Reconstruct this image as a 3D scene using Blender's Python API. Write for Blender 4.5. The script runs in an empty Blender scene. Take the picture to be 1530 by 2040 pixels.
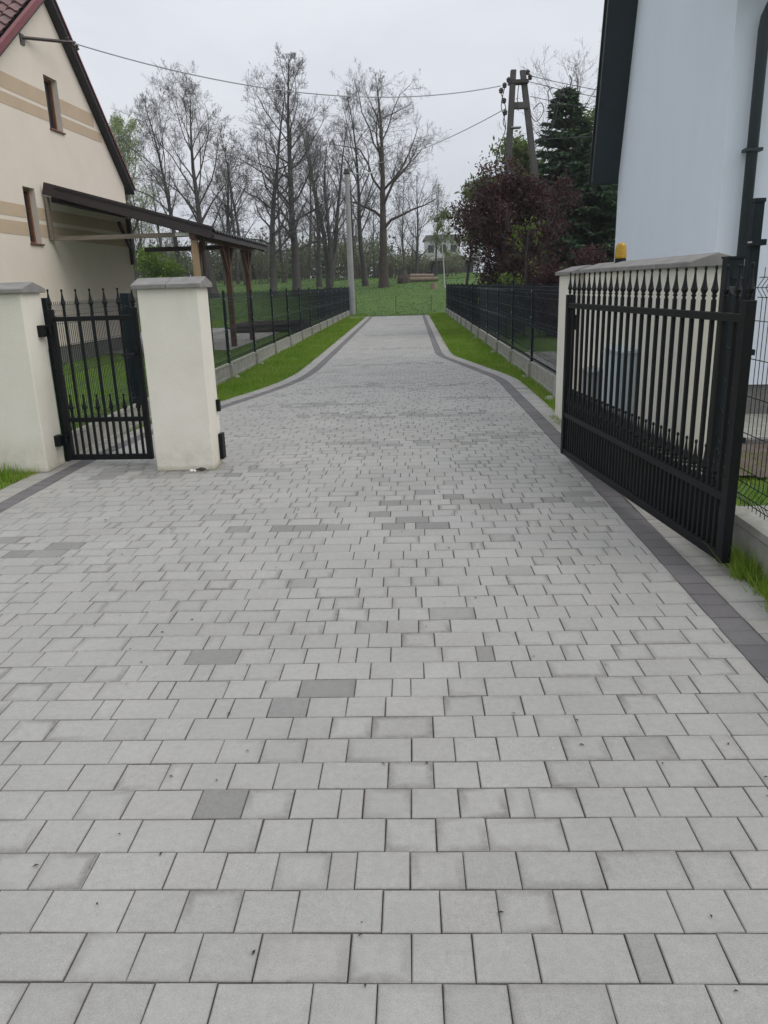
import bpy, bmesh, math, random
import numpy as np
from mathutils import Vector, Matrix
R = math.radians
random.seed(7)
RNG = np.random.default_rng(11)
scene = bpy.context.scene
COL = scene.collection

# ------------------------------------------------------------------ camera
PITCH, ROLL, YAW, EYE = R(16.45), R(1.77), R(2.25), 1.52
fh = Vector((-math.sin(YAW), math.cos(YAW), 0)); rt = Vector((math.cos(YAW), math.sin(YAW), 0)); zz = Vector((0, 0, 1))
fw = fh * math.cos(PITCH) - zz * math.sin(PITCH); up = fh * math.sin(PITCH) + zz * math.cos(PITCH)
r2 = rt * math.cos(ROLL) - up * math.sin(ROLL); u2 = up * math.cos(ROLL) + rt * math.sin(ROLL)
cd = bpy.data.cameras.new('camera'); cam = bpy.data.objects.new('camera', cd); COL.objects.link(cam)
M = Matrix((r2, u2, -fw)).transposed().to_4x4(); M.translation = (0, 0, EYE)
cam.matrix_world = M
cd.sensor_fit = 'VERTICAL'; cd.sensor_height = 36; cd.sensor_width = 27; cd.lens = 27
cd.clip_start = 0.05; cd.clip_end = 2000
scene.camera = cam
scene.render.resolution_x, scene.render.resolution_y = 768, 1024

# ------------------------------------------------------------------ world: overcast sky
SUN_EL, SUN_AZ = R(44), R(108)          # azimuth clockwise from +Y
w = bpy.data.worlds.new('World'); scene.world = w; w.use_nodes = True
nt = w.node_tree; N = nt.nodes; L = nt.links; N.clear()
out = N.new('ShaderNodeOutputWorld'); bg = N.new('ShaderNodeBackground')
sky = N.new('ShaderNodeTexSky'); sky.sky_type = 'NISHITA'; sky.sun_disc = False
sky.sun_elevation = SUN_EL; sky.sun_rotation = SUN_AZ; sky.air_density = 1.5; sky.dust_density = 6
sk = N.new('ShaderNodeVectorMath'); sk.operation = 'SCALE'; sk.inputs['Scale'].default_value = 0.10
L.new(sky.outputs[0], sk.inputs[0])
tc = N.new('ShaderNodeTexCoord'); mp = N.new('ShaderNodeMapping'); mp.inputs['Scale'].default_value = (1, 1, 2.2)
nz = N.new('ShaderNodeTexNoise'); nz.inputs['Scale'].default_value = 2.2; nz.inputs['Detail'].default_value = 5; nz.inputs['Roughness'].default_value = 0.55
cr = N.new('ShaderNodeValToRGB')
cr.color_ramp.elements[0].position = 0.3; cr.color_ramp.elements[0].color = (0.60, 0.635, 0.705, 1)
cr.color_ramp.elements[1].position = 0.72; cr.color_ramp.elements[1].color = (0.765, 0.785, 0.83, 1)
L.new(tc.outputs['Generated'], mp.inputs[0]); L.new(mp.outputs[0], nz.inputs['Vector']); L.new(nz.outputs['Fac'], cr.inputs[0])
mx = N.new('ShaderNodeMix'); mx.data_type = 'RGBA'; mx.inputs['Factor'].default_value = 0.94
L.new(sk.outputs[0], mx.inputs['A']); L.new(cr.outputs[0], mx.inputs['B'])
sx = N.new('ShaderNodeSeparateXYZ'); L.new(tc.outputs['Generated'], sx.inputs[0])
mr = N.new('ShaderNodeMapRange'); mr.inputs['From Min'].default_value = 0.0; mr.inputs['From Max'].default_value = 1.0; mr.inputs['To Min'].default_value = 0.87; mr.inputs['To Max'].default_value = 1.22
L.new(sx.outputs['Z'], mr.inputs['Value'])
vs_ = N.new('ShaderNodeVectorMath'); vs_.operation = 'SCALE'; L.new(mx.outputs['Result'], vs_.inputs[0]); L.new(mr.outputs[0], vs_.inputs['Scale'])
L.new(vs_.outputs[0], bg.inputs['Color']); bg.inputs['Strength'].default_value = 1.0
L.new(bg.outputs[0], out.inputs[0])
sl = bpy.data.lights.new('sun', 'SUN'); sl.energy = 1.1; sl.angle = R(50); sl.color = (1.0, 0.97, 0.92)
so = bpy.data.objects.new('sun', sl); COL.objects.link(so)
sd = Vector((math.sin(SUN_AZ) * math.cos(SUN_EL), math.cos(SUN_AZ) * math.cos(SUN_EL), math.sin(SUN_EL)))
so.rotation_euler = sd.to_track_quat('Z', 'Y').to_euler(); so.location = sd * 60
scene.view_settings.view_transform = 'Standard'; scene.view_settings.look = 'None'
scene.view_settings.exposure = 0.24; scene.view_settings.gamma = 1; scene.view_settings.use_curve_mapping = False

# ------------------------------------------------------------------ materials
MATS = {}
def mat(name, col, rough=0.7, var=0.15, scale=6.0, bump=0.0, bscale=60.0, metallic=0.0, spec=0.5, col2=None, detail=6, stretch=None, trans=0.0, thin=0.0):
    m = bpy.data.materials.new(name); m.use_nodes = True; MATS[name] = m
    n = m.node_tree.nodes; l = m.node_tree.links; b = n['Principled BSDF']
    b.inputs['Roughness'].default_value = rough; b.inputs['Metallic'].default_value = metallic
    b.inputs['Specular IOR Level'].default_value = spec
    if trans: b.inputs['Transmission Weight'].default_value = trans
    g = n.new('ShaderNodeNewGeometry'); vec = g.outputs['Position']
    if stretch:
        mpn = n.new('ShaderNodeMapping'); mpn.inputs['Scale'].default_value = stretch; l.new(vec, mpn.inputs[0]); vec = mpn.outputs[0]
    c2 = col2 or tuple(max(0, c * (1 - var)) for c in col)
    c1 = col if col2 else tuple(min(1, c * (1 + var * .6)) for c in col)
    t = n.new('ShaderNodeTexNoise'); t.inputs['Scale'].default_value = scale; t.inputs['Detail'].default_value = detail; t.inputs['Roughness'].default_value = 0.6
    l.new(vec, t.inputs['Vector'])
    r = n.new('ShaderNodeValToRGB'); r.color_ramp.elements[0].position = 0.32; r.color_ramp.elements[1].position = 0.68
    r.color_ramp.elements[0].color = (*c2, 1); r.color_ramp.elements[1].color = (*c1, 1)
    l.new(t.outputs['Fac'], r.inputs[0]); l.new(r.outputs[0], b.inputs['Base Color'])
    if bump:
        t2 = n.new('ShaderNodeTexNoise'); t2.inputs['Scale'].default_value = bscale; t2.inputs['Detail'].default_value = 4
        l.new(vec, t2.inputs['Vector'])
        bp = n.new('ShaderNodeBump'); bp.inputs['Strength'].default_value = bump; bp.inputs['Distance'].default_value = 0.004
        l.new(t2.outputs['Fac'], bp.inputs['Height']); l.new(bp.outputs[0], b.inputs['Normal'])
    return m

def leaf_mat(name, cols, rough=0.6, transl=0.35):
    """foliage: colour picked per leaf (random per island), some light passes through"""
    m = bpy.data.materials.new(name); m.use_nodes = True; MATS[name] = m
    n = m.node_tree.nodes; l = m.node_tree.links; b = n['Principled BSDF']; b.inputs['Roughness'].default_value = rough
    b.inputs['Specular IOR Level'].default_value = 0.3
    g = n.new('ShaderNodeNewGeometry'); r = n.new('ShaderNodeValToRGB')
    r.color_ramp.interpolation = 'LINEAR'
    while len(r.color_ramp.elements) < len(cols): r.color_ramp.elements.new(0.5)
    for i, c in enumerate(cols):
        r.color_ramp.elements[i].position = i / max(1, len(cols) - 1); r.color_ramp.elements[i].color = (*c, 1)
    t = n.new('ShaderNodeTexNoise'); t.inputs['Scale'].default_value = 1.3; t.inputs['Detail'].default_value = 3
    l.new(g.outputs['Position'], t.inputs['Vector'])
    a = n.new('ShaderNodeMath'); a.operation = 'MULTIPLY_ADD'; a.inputs[1].default_value = 0.55; 
    s = n.new('ShaderNodeMath'); s.operation = 'MULTIPLY_ADD'; s.inputs[1].default_value = 1.1; s.inputs[2].default_value = -0.33
    l.new(t.outputs['Fac'], s.inputs[0]); l.new(g.outputs['Random Per Island'], a.inputs[0]); l.new(s.outputs[0], a.inputs[2])
    l.new(a.outputs[0], r.inputs[0]); l.new(r.outputs[0], b.inputs['Base Color'])
    tr = n.new('ShaderNodeBsdfTranslucent'); l.new(r.outputs[0], tr.inputs['Color'])
    ms = n.new('ShaderNodeMixShader'); ms.inputs[0].default_value = transl
    l.new(b.outputs[0], ms.inputs[1]); l.new(tr.outputs[0], ms.inputs[2])
    l.new(ms.outputs[0], n['Material Output'].inputs['Surface'])
    return m

def paver_mat(name, base, warm):
    m = bpy.data.materials.new(name); m.use_nodes = True; MATS[name] = m
    n = m.node_tree.nodes; l = m.node_tree.links; b = n['Principled BSDF']; b.inputs['Roughness'].default_value = 0.68
    b.inputs['Specular IOR Level'].default_value = 0.5
    at = n.new('ShaderNodeAttribute'); at.attribute_name = 'pc'
    sp = n.new('ShaderNodeSeparateColor'); l.new(at.outputs['Color'], sp.inputs[0])
    g = n.new('ShaderNodeNewGeometry'); pos = g.outputs['Position']
    def noise(sc, det=3, ro=.6):
        t = n.new('ShaderNodeTexNoise'); t.inputs['Scale'].default_value = sc; t.inputs['Detail'].default_value = det; t.inputs['Roughness'].default_value = ro
        l.new(pos, t.inputs['Vector']); return t.outputs['Fac']
    def math_(op, a, b_, c=None):
        q = n.new('ShaderNodeMath'); q.operation = op
        for i, v in enumerate((a, b_, c)):
            if v is None: continue
            if isinstance(v, (int, float)): q.inputs[i].default_value = v
            else: l.new(v, q.inputs[i])
        return q.outputs[0]
    fine = math_('MULTIPLY_ADD', noise(260, 3, .75), 0.95, 0.53)
    mid = math_('MULTIPLY_ADD', noise(38, 6, .7), 0.42, 0.79)
    big = math_('MULTIPLY_ADD', noise(1.4, 6), 0.44, 0.78)
    v = math_('MULTIPLY', math_('MULTIPLY', fine, mid), math_('MULTIPLY', big, sp.outputs['Red']))
    dn = math_('MULTIPLY', sp.outputs['Green'], math_('MULTIPLY_ADD', noise(35, 5, .7), 1.7, -0.15))
    dn = n_clamp = math_('MINIMUM', dn, 1.0)
    col = n.new('ShaderNodeMix'); col.data_type = 'RGBA'; col.inputs['A'].default_value = (*base, 1); col.inputs['B'].default_value = (*warm, 1)
    l.new(sp.outputs['Blue'], col.inputs['Factor'])
    vs = n.new('ShaderNodeVectorMath'); vs.operation = 'SCALE'; l.new(col.outputs['Result'], vs.inputs[0]); l.new(v, vs.inputs['Scale'])
    dm = n.new('ShaderNodeMix'); dm.data_type = 'RGBA'; l.new(dn, dm.inputs['Factor']); l.new(vs.outputs[0], dm.inputs['A'])
    dm.inputs['B'].default_value = (base[0] * .34, base[1] * .31, base[2] * .29, 1)
    # sparse rusty / dark stains with a shape of their own
    st = n.new('ShaderNodeValToRGB'); st.color_ramp.elements[0].position = 0.70; st.color_ramp.elements[1].position = 0.80
    l.new(noise(5.5, 6, .65), st.inputs[0])
    stf = math_('MULTIPLY', st.outputs[0], 0.5)
    sm = n.new('ShaderNodeMix'); sm.data_type = 'RGBA'; l.new(stf, sm.inputs['Factor']); l.new(dm.outputs['Result'], sm.inputs['A'])
    sm.inputs['B'].default_value = (base[0] * .55, base[1] * .48, base[2] * .40, 1)
    l.new(sm.outputs['Result'], b.inputs['Base Color'])
    bp = n.new('ShaderNodeBump'); bp.inputs['Strength'].default_value = 0.35; bp.inputs['Distance'].default_value = 0.0012
    l.new(noise(300, 3), bp.inputs['Height']); l.new(bp.outputs[0], b.inputs['Normal'])
    return m

def glass_mat(name, col):
    m = bpy.data.materials.new(name); m.use_nodes = True; MATS[name] = m
    b = m.node_tree.nodes['Principled BSDF']; b.inputs['Base Color'].default_value = (*col, 1); b.inputs['Roughness'].default_value = 0.06
    return m

def weather(name, dirt=(0.30, 0.27, 0.17)):
    m = MATS[name]; n = m.node_tree.nodes; l = m.node_tree.links; b = n['Principled BSDF']
    src = b.inputs['Base Color'].links[0].from_socket
    g = n.new('ShaderNodeNewGeometry'); sp = n.new('ShaderNodeSeparateXYZ'); l.new(g.outputs['Position'], sp.inputs[0])
    def mrange(a, b_, c, d):
        q = n.new('ShaderNodeMapRange'); q.inputs['From Min'].default_value = a; q.inputs['From Max'].default_value = b_
        q.inputs['To Min'].default_value = c; q.inputs['To Max'].default_value = d; l.new(sp.outputs['Z'], q.inputs['Value']); return q.outputs[0]
    def noise(sc, st):
        mp_ = n.new('ShaderNodeMapping'); mp_.inputs['Scale'].default_value = st; l.new(g.outputs['Position'], mp_.inputs[0])
        t = n.new('ShaderNodeTexNoise'); t.inputs['Scale'].default_value = sc; t.inputs['Detail'].default_value = 7; t.inputs['Roughness'].default_value = .65
        l.new(mp_.outputs[0], t.inputs['Vector']); r = n.new('ShaderNodeValToRGB'); r.color_ramp.elements[0].position = .35; r.color_ramp.elements[1].position = .75
        l.new(t.outputs['Fac'], r.inputs[0]); return r.outputs[0]
    def mul(a, b_):
        q = n.new('ShaderNodeMath'); q.operation = 'MULTIPLY'
        for i, v in enumerate((a, b_)):
            if isinstance(v, float): q.inputs[i].default_value = v
            else: l.new(v, q.inputs[i])
        return q.outputs[0]
    f1 = mul(mrange(0.0, .35, .6, 0.0), noise(9, (1, 1, 1))); f2 = mul(mrange(1.05, 1.56, 0.0, .16), noise(11, (1, 1, .12)))
    f3 = mul(mrange(0, .05, .5, 0.0), 1.0)
    for f_, c in ((f1, dirt), (f2, (0.36, 0.34, 0.27)), (f3, (0.22, 0.21, 0.13))):
        mxn = n.new('ShaderNodeMix'); mxn.data_type = 'RGBA'; l.new(f_, mxn.inputs['Factor']); l.new(src, mxn.inputs['A']); mxn.inputs['B'].default_value = (*c, 1); src = mxn.outputs['Result']
    l.new(src, b.inputs['Base Color'])

paver_mat('paver_grey', (0.35, 0.343, 0.321), (0.352, 0.335, 0.30))
paver_mat('paver_dark', (0.135, 0.13, 0.132), (0.14, 0.128, 0.126))
mat('joint_sand', (0.15, 0.12, 0.092), 0.95, 0.4, 6, 0.6, 200, col2=(0.075, 0.068, 0.05))
mat('lawn', (0.075, 0.145, 0.014), 0.95, 0.3, 1.2, 0.8, 60, col2=(0.046, 0.10, 0.012))
mat('stucco_cream', (0.77, 0.735, 0.645), 0.9, 0.06, 3, 0.8, 150, col2=(0.71, 0.675, 0.585))
weather('stucco_cream')
mat('stucco_house', (0.72, 0.64, 0.555), 0.9, 0.04, 1.5, 0.3, 220, col2=(0.685, 0.605, 0.52))
mat('band_brown', (0.50, 0.385, 0.275), 0.9, 0.06, 2, 0.3, 220)
mat('stucco_white', (0.72, 0.775, 0.86), 0.9, 0.022, 2.0, 0.6, 180, stretch=(1, 1, .5))
mat('coping_stone', (0.27, 0.255, 0.24), 0.85, 0.2, 9, 0.5, 120, col2=(0.18, 0.175, 0.165))
mat('black_paint', (0.006, 0.007, 0.008), 0.5, 0.15, 20, 0.06, 300, spec=0.22)
mat('fence_green', (0.005, 0.011, 0.016), 0.5, 0.2, 20, spec=0.25)
mat('concrete', (0.36, 0.345, 0.31), 0.92, 0.2, 7, 0.5, 90, col2=(0.24, 0.24, 0.2))
mat('concrete_pole', (0.30, 0.30, 0.30), 0.9, 0.15, 2.5, 0.4, 60)
mat('concrete_old', (0.11, 0.105, 0.10), 0.92, 0.25, 2.5, 0.4, 40, col2=(0.07, 0.066, 0.062))
mat('wood_brown', (0.10, 0.042, 0.022), 0.6, 0.3, 3, 0.3, 40, stretch=(8, 8, .6))
mat('wood_pale', (0.36, 0.24, 0.145), 0.75, 0.2, 3, 0.3, 40, stretch=(8, 8, .6))
mat('wood_grey', (0.22, 0.185, 0.145), 0.8, 0.3, 5, 0.4, 50, stretch=(.6, 8, 8))
mat('fascia_brown', (0.032, 0.020, 0.020), 0.5, 0.2, 4)
mat('window_wood', (0.17, 0.075, 0.04), 0.5, 0.2, 6)
mat('soffit_dark', (0.020, 0.019, 0.022), 0.6, 0.15, 3)
mat('soffit_blue', (0.015, 0.026, 0.032), 0.55, 0.12, 3)
mat('tile_red', (0.20, 0.10, 0.095), 0.55, 0.35, 5, 0.3, 60, col2=(0.13, 0.08, 0.08))
mat('verge_red', (0.17, 0.028, 0.032), 0.5, 0.2, 8)
mat('tile_dark', (0.018, 0.020, 0.020), 0.5, 0.2, 6)
mat('plinth_grey', (0.17, 0.165, 0.155), 0.95, 0.25, 30, 0.6, 150)
mat('patio_stone', (0.33, 0.29, 0.25), 0.9, 0.15, 2)
mat('soil', (0.085, 0.062, 0.045), 0.98, 0.5, 40, 0.8, 80, col2=(0.15, 0.12, 0.10))
mat('bark', (0.062, 0.058, 0.053), 0.95, 0.35, 3, 0.5, 20)
mat('bark_brown', (0.062, 0.050, 0.038), 0.95, 0.35, 3, 0.5, 20)
mat('twig', (0.125, 0.118, 0.116), 0.95, 0.25, 2)
mat('twig_brown', (0.10, 0.085, 0.07), 0.95, 0.25, 2)
mat('amber', (0.55, 0.31, 0.008), 0.2, 0.25, 60, trans=0.2)
mat('meter_grey', (0.46, 0.54, 0.59), 0.5, 0.06, 8)
mat('meter_dark', (0.26, 0.275, 0.285), 0.5, 0.06, 8)
mat('sticker_yellow', (0.65, 0.47, 0.02), 0.5, 0.05, 8)
mat('sticker_white', (0.7, 0.7, 0.68), 0.5, 0.05, 8)
mat('galvanised', (0.45, 0.46, 0.47), 0.4, 0.1, 20, metallic=0.6)
mat('insulator', (0.035, 0.025, 0.022), 0.3, 0.1, 10)
mat('cable', (0.03, 0.03, 0.032), 0.6, 0.1, 10)
mat('cable_grey', (0.33, 0.335, 0.35), 0.6, 0.1, 10)
mat('far_white', (0.5, 0.5, 0.5), 0.9, 0.05, 1)
mat('shed_dark', (0.045, 0.05, 0.055), 0.8, 0.2, 2)
mat('log_wood', (0.24, 0.18, 0.135), 0.9, 0.3, 6, 0.5, 30)
mat('blue_paint', (0.02, 0.05, 0.16), 0.5, 0.1, 10)
mat('far_car_blue', (0.10, 0.14, 0.22), 0.3, 0.05, 10)
glass_mat('glass_dark', (0.02, 0.025, 0.03))
leaf_mat('grass_blade', [(0.105, 0.20, 0.013), (0.17, 0.31, 0.022), (0.25, 0.365, 0.045), (0.38, 0.38, 0.13)])
leaf_mat('grass_field', [(0.046, 0.112, 0.008), (0.056, 0.13, 0.010), (0.070, 0.148, 0.014)])
leaf_mat('leaf_plum', [(0.028, 0.011, 0.013), (0.062, 0.025, 0.025), (0.12, 0.052, 0.046)], transl=0.3)
leaf_mat('leaf_spruce', [(0.034, 0.068, 0.038), (0.058, 0.108, 0.054), (0.10, 0.155, 0.066)], transl=0.2)
leaf_mat('leaf_spring', [(0.075, 0.11, 0.03), (0.13, 0.18, 0.05), (0.19, 0.24, 0.09)], transl=0.4)
leaf_mat('leaf_willow', [(0.24, 0.32, 0.13), (0.34, 0.42, 0.19), (0.42, 0.48, 0.26)], transl=0.5)
leaf_mat('leaf_dark', [(0.05, 0.075, 0.035), (0.075, 0.10, 0.045), (0.11, 0.13, 0.06)], transl=0.25)
leaf_mat('leaf_bright', [(0.06, 0.12, 0.015), (0.12, 0.20, 0.02), (0.2, 0.28, 0.04)], transl=0.4)
leaf_mat('leaf_haze', [(0.11, 0.125, 0.07), (0.15, 0.185, 0.085), (0.19, 0.25, 0.095)], transl=0.3)
leaf_mat('litter', [(0.03, 0.022, 0.015), (0.06, 0.04, 0.025)], transl=0.0)

# ------------------------------------------------------------------ mesh helpers
class MB:
    def __init__(s): s.v = []; s.f = []; s.c = []
    def add(s, vs, fs):
        o = len(s.v); s.v += [tuple(p) for p in vs]; s.f += [tuple(o + i for i in f) for f in fs]; return s
    def hexa(s, p):   # 8 points, bottom ring then top ring, ccw from above
        return s.add(p, [(3, 2, 1, 0), (4, 5, 6, 7), (0, 1, 5, 4), (1, 2, 6, 5), (2, 3, 7, 6), (3, 0, 4, 7)])
    def box(s, x0, y0, z0, x1, y1, z1):
        return s.hexa([(x0, y0, z0), (x1, y0, z0), (x1, y1, z0), (x0, y1, z0), (x0, y0, z1), (x1, y0, z1), (x1, y1, z1), (x0, y1, z1)])
    def beam(s, a, b, wd, ht, upv=(0, 0, 1)):
        a = Vector(a); b = Vector(b); d = (b - a).normalized(); u = Vector(upv); sd_ = d.cross(u).normalized(); u = sd_.cross(d).normalized()
        h = sd_ * wd / 2; k = u * ht / 2
        return s.hexa([a - h - k, a + h - k, b + h - k, b - h - k, a - h + k, a + h + k, b + h + k, b - h + k])
    def tube(s, pts, rad, n=6, cap=True):
        pts = [Vector(p) for p in pts]; m = len(pts)
        if not hasattr(rad, '__len__'): rad = [rad] * m
        o = len(s.v); prev = None
        for i, p in enumerate(pts):
            d = (pts[min(i + 1, m - 1)] - pts[max(i - 1, 0)]).normalized()
            if prev is None:
                t = Vector((1, 0, 0)) if abs(d.x) < .8 else Vector((0, 1, 0))
                a = d.cross(t).normalized()
            else:
                a = (prev - d * prev.dot(d)).normalized()
            prev = a; b = d.cross(a)
            for k in range(n):
                an = 2 * math.pi * k / n
                q = p + (a * math.cos(an) + b * math.sin(an)) * rad[i]; s.v.append((q.x, q.y, q.z))
        for i in range(m - 1):
            for k in range(n):
                k2 = (k + 1) % n
                s.f.append((o + i * n + k, o + i * n + k2, o + (i + 1) * n + k2, o + (i + 1) * n + k))
        if cap:
            s.f.append(tuple(o + k for k in range(n))[::-1]); s.f.append(tuple(o + (m - 1) * n + k for k in range(n)))
        return s
    def lathe(s, prof, n=12, c=(0, 0, 0)):
        o = len(s.v)
        for r_, z in prof:
            for k in range(n):
                a = 2 * math.pi * (k + .5) / n
                s.v.append((c[0] + r_ * math.cos(a), c[1] + r_ * math.sin(a), c[2] + z))
        for i in range(len(prof) - 1):
            for k in range(n):
                k2 = (k + 1) % n
                s.f.append((o + i * n + k, o + i * n + k2, o + (i + 1) * n + k2, o + (i + 1) * n + k))
        s.f.append(tuple(o + k for k in range(n))[::-1]); s.f.append(tuple(o + (len(prof) - 1) * n + k for k in range(n)))
        return s
    def prism(s, poly, axis, a, b):
        """poly: 2-D points; axis 'x': poly=(y,z) extruded x a..b; 'y': poly=(x,z); 'z': poly=(x,y)"""
        n = len(poly)
        def P(q, t): return (t, q[0], q[1]) if axis == 'x' else ((q[0], t, q[1]) if axis == 'y' else (q[0], q[1], t))
        vs = [P(q, a) for q in poly] + [P(q, b) for q in poly]
        return s.add(vs, [tuple(range(n))[::-1], tuple(range(n, 2 * n))] + [(i, (i + 1) % n, n + (i + 1) % n, n + i) for i in range(n)])
    def mesh(s, name, smooth=False):
        me = bpy.data.meshes.new(name); me.from_pydata(s.v, [], s.f)
        if s.c:
            ca = me.color_attributes.new('pc', 'FLOAT_COLOR', 'POINT')
            ca.data.foreach_set('color', np.array(s.c, dtype=np.float32).ravel())
        if smooth: me.shade_smooth()
        bm = bmesh.new(); bm.from_mesh(me); bmesh.ops.recalc_face_normals(bm, faces=bm.faces); bm.to_mesh(me); bm.free()
        return me

def obj(name, mb, m, parent=None, smooth=False, bevel=0.0):
    me = mb if isinstance(mb, bpy.types.Mesh) else mb.mesh(name, smooth)
    if m and not me.materials: me.materials.append(MATS[m])
    o = bpy.data.objects.new(name, me); COL.objects.link(o)
    if parent: o.parent = parent
    if bevel:
        b = o.modifiers.new('bevel', 'BEVEL'); b.width = bevel; b.segments = 2; b.limit_method = 'ANGLE'; b.angle_limit = R(40)
    return o
def tag(o, label=None, cat=None, group=None, kind=None):
    if label: o['label'] = label
    if cat: o['category'] = cat
    if group: o['group'] = group
    if kind: o['kind'] = kind
    return o
def thing(name, label, cat, loc=(0, 0, 0), rz=0.0, group=None):
    o = bpy.data.objects.new(name, None); COL.objects.link(o); o.location = loc; o.rotation_euler = (0, 0, rz); o.empty_display_size = .2
    return tag(o, label, cat, group)
def np_mesh(name, verts, k):
    """verts: (n*k,3); every k consecutive verts form one face"""
    nv = len(verts); nf = nv // k
    me = bpy.data.meshes.new(name)
    me.vertices.add(nv); me.vertices.foreach_set('co', np.ascontiguousarray(verts, dtype=np.float32).ravel())
    me.loops.add(nv); me.loops.foreach_set('vertex_index', np.arange(nv, dtype=np.int32))
    me.polygons.add(nf); me.polygons.foreach_set('loop_start', np.arange(0, nv, k, dtype=np.int32))
    me.polygons.foreach_set('loop_total', np.full(nf, k, dtype=np.int32))
    me.update(calc_edges=True); me.validate()
    return me

# ------------------------------------------------------------------ terrain
def ground_z(x, y):
    t = max(0.0, y - 42.0); te = t * t / (t + 5.0) if t > 0 else 0.0
    z = -0.03 + 2.6 * (1 - math.exp(-te / 15.0))
    if t > 0: z += min(1, t / 8) * (0.10 * math.sin(x * .31 + y * .23) + 0.07 * math.sin(x * .7 - y * .41))
    return z
xs = np.concatenate([np.linspace(-400, -60, 12), np.linspace(-55, 45, 81), np.linspace(50, 400, 12)])
ys = np.concatenate([np.linspace(-60, 40, 26), np.linspace(41, 100, 75), np.linspace(105, 700, 18)])
mb = MB()
for y in ys:
    for x in xs: mb.v.append((float(x), float(y), ground_z(float(x), float(y))))
nx = len(xs)
for j in range(len(ys) - 1):
    for i in range(nx - 1): mb.f.append((j * nx + i, j * nx + i + 1, (j + 1) * nx + i + 1, (j + 1) * nx + i))
tag(obj('ground', mb, 'lawn', smooth=True), kind='structure')

# ------------------------------------------------------------------ driveway
KR = [(-2, 1.34), (2.6, 1.36), (6.6, 1.385), (12.4, 1.40), (13.1, 1.33), (17.0, .63), (17.9, .58), (40, .66)]
KL = [(-2, -3.05), (7, -3.03), (8.6, -2.88), (10.2, -2.52), (12.4, -1.96), (13.6, -1.79), (15, -1.74), (40, -1.83)]
def itp(k, y): return float(np.interp(y, [a for a, b in k], [b for a, b in k]))
def xr(y): return (itp(KR, y - .25) + itp(KR, y) + itp(KR, y + .25)) / 3
def xl(y): return (itp(KL, y - .5) + itp(KL, y) + itp(KL, y + .5)) / 3
Y_END = 39.9
drive = obj('driveway', MB(), None)
base = MB(); yy = list(np.linspace(-1.0, Y_END, 150))
for i, y in enumerate(yy):
    base.v += [(xl(y) - .36, y, -0.0045), (xr(y) + .36, y, -0.011)]
    if i: base.f.append((2 * i - 2, 2 * i - 1, 2 * i + 1, 2 * i))
drive.data = base.mesh('driveway'); drive.data.materials.append(MATS['joint_sand']); tag(drive, kind='structure')

def cam_xy(p):
    d = Vector(p) - Vector((0, 0, EYE)); zc = d.dot(fw)
    return (d.dot(r2) / zc, d.dot(u2) / zc, zc)
GAP = 0.0017
def paver(mb, q, tone, warm, dirt, dz, inset=.006, ring=.030):
    """q: four ground corners ccw; adds one chamfered block"""
    q = [Vector((a + random.uniform(-.0011, .0011), b + random.uniform(-.0011, .0011), 0)) for a, b in q]; c = (q[0] + q[1] + q[2] + q[3]) / 4
    def ins(d):
        o = []
        for i in range(4):
            p, a, b = q[i], q[(i + 1) % 4], q[i - 1]
            ea = (a - p); eb = (b - p); la = max(ea.length, 1e-4); lb = max(eb.length, 1e-4)
            o.append(p + ea / la * min(d, la * .45) + eb / lb * min(d, lb * .45))
        return o
    r0 = ins(GAP); r1 = ins(GAP + inset * .55); r3 = ins(GAP + ring)
    tx, ty = random.uniform(-.004, .004), random.uniform(-.004, .004)
    def Z(p): return dz + (p.x - c.x) * tx + (p.y - c.y) * ty
    o = len(mb.v)
    for p in r0: mb.v.append((p.x, p.y, -.03)); mb.c.append((tone, 1.0, warm, 1))
    for p in r0: mb.v.append((p.x, p.y, Z(p) - .0025)); mb.c.append((tone, random.uniform(.25, .7), warm, 1))
    for k, p in enumerate(r1): mb.v.append((p.x, p.y, Z(p))); mb.c.append((tone, dirt[k], warm, 1))
    for p in r3: mb.v.append((p.x, p.y, Z(p) + .0003)); mb.c.append((tone, 0.0, warm, 1))
    for lv in range(3):
        for k in range(4):
            k2 = (k + 1) % 4
            mb.f.append((o + lv * 4 + k, o + lv * 4 + k2, o + lv * 4 + 4 + k2, o + lv * 4 + 4 + k))
    mb.f.append((o + 12, o + 13, o + 14, o + 15))

U, ROW, Y0 = .0733, .1405, 1.2295
KNOWN = {0: (-0.907, [2,2,2,3,2,2,2,3,3]), 1: (-0.83, [2,2,2,3,2,2,2,3,1,2]), 2: (-0.977, [3,2,2,2,3,2,2,2,1,3,2]),
 3: (-1.053, [2,3,2,2,2,1,2,2,2,3,3,2]), 4: (-1.124, [2,2,3,2,2,3,2,2,3,2,3,2]), 5: (-1.196, [2,2,3,2,2,2,1,2,2,2,1,2,2,1,2,2]),
 6: (-1.343, [3,2,2,1,2,2,2,3,2,2,3,2,3,2,2]), 7: (-1.413, [2,3,2,3,2,2,2,3,2,2,3,2,1,2,2]), 8: (-1.483, [2,3,2,2,3,2,2,2,3,2,2,1,2,3,2,2,2])}
DARK = [(-0.4,2.7),(-0.46,2.57),(0.27,3.0),(-0.92,2.99),(-0.61,1.99),(-0.87,4.82),(-0.71,4.83),(-0.52,4.82),(-1.14,4.8),(-2.57,4.62),(-2.35,4.37),
 (-2.48,4.38),(-2.29,4.51),(-0.11,5.02),(0.02,4.84),(-0.08,4.87),(0.11,5.59),(0.46,5.35),(0.63,5.21),(0.96,5.32),(1.14,5.51),(-0.17,5.08),(.8,5.3),(.3,5.45),(1.2,5.3)]
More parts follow.
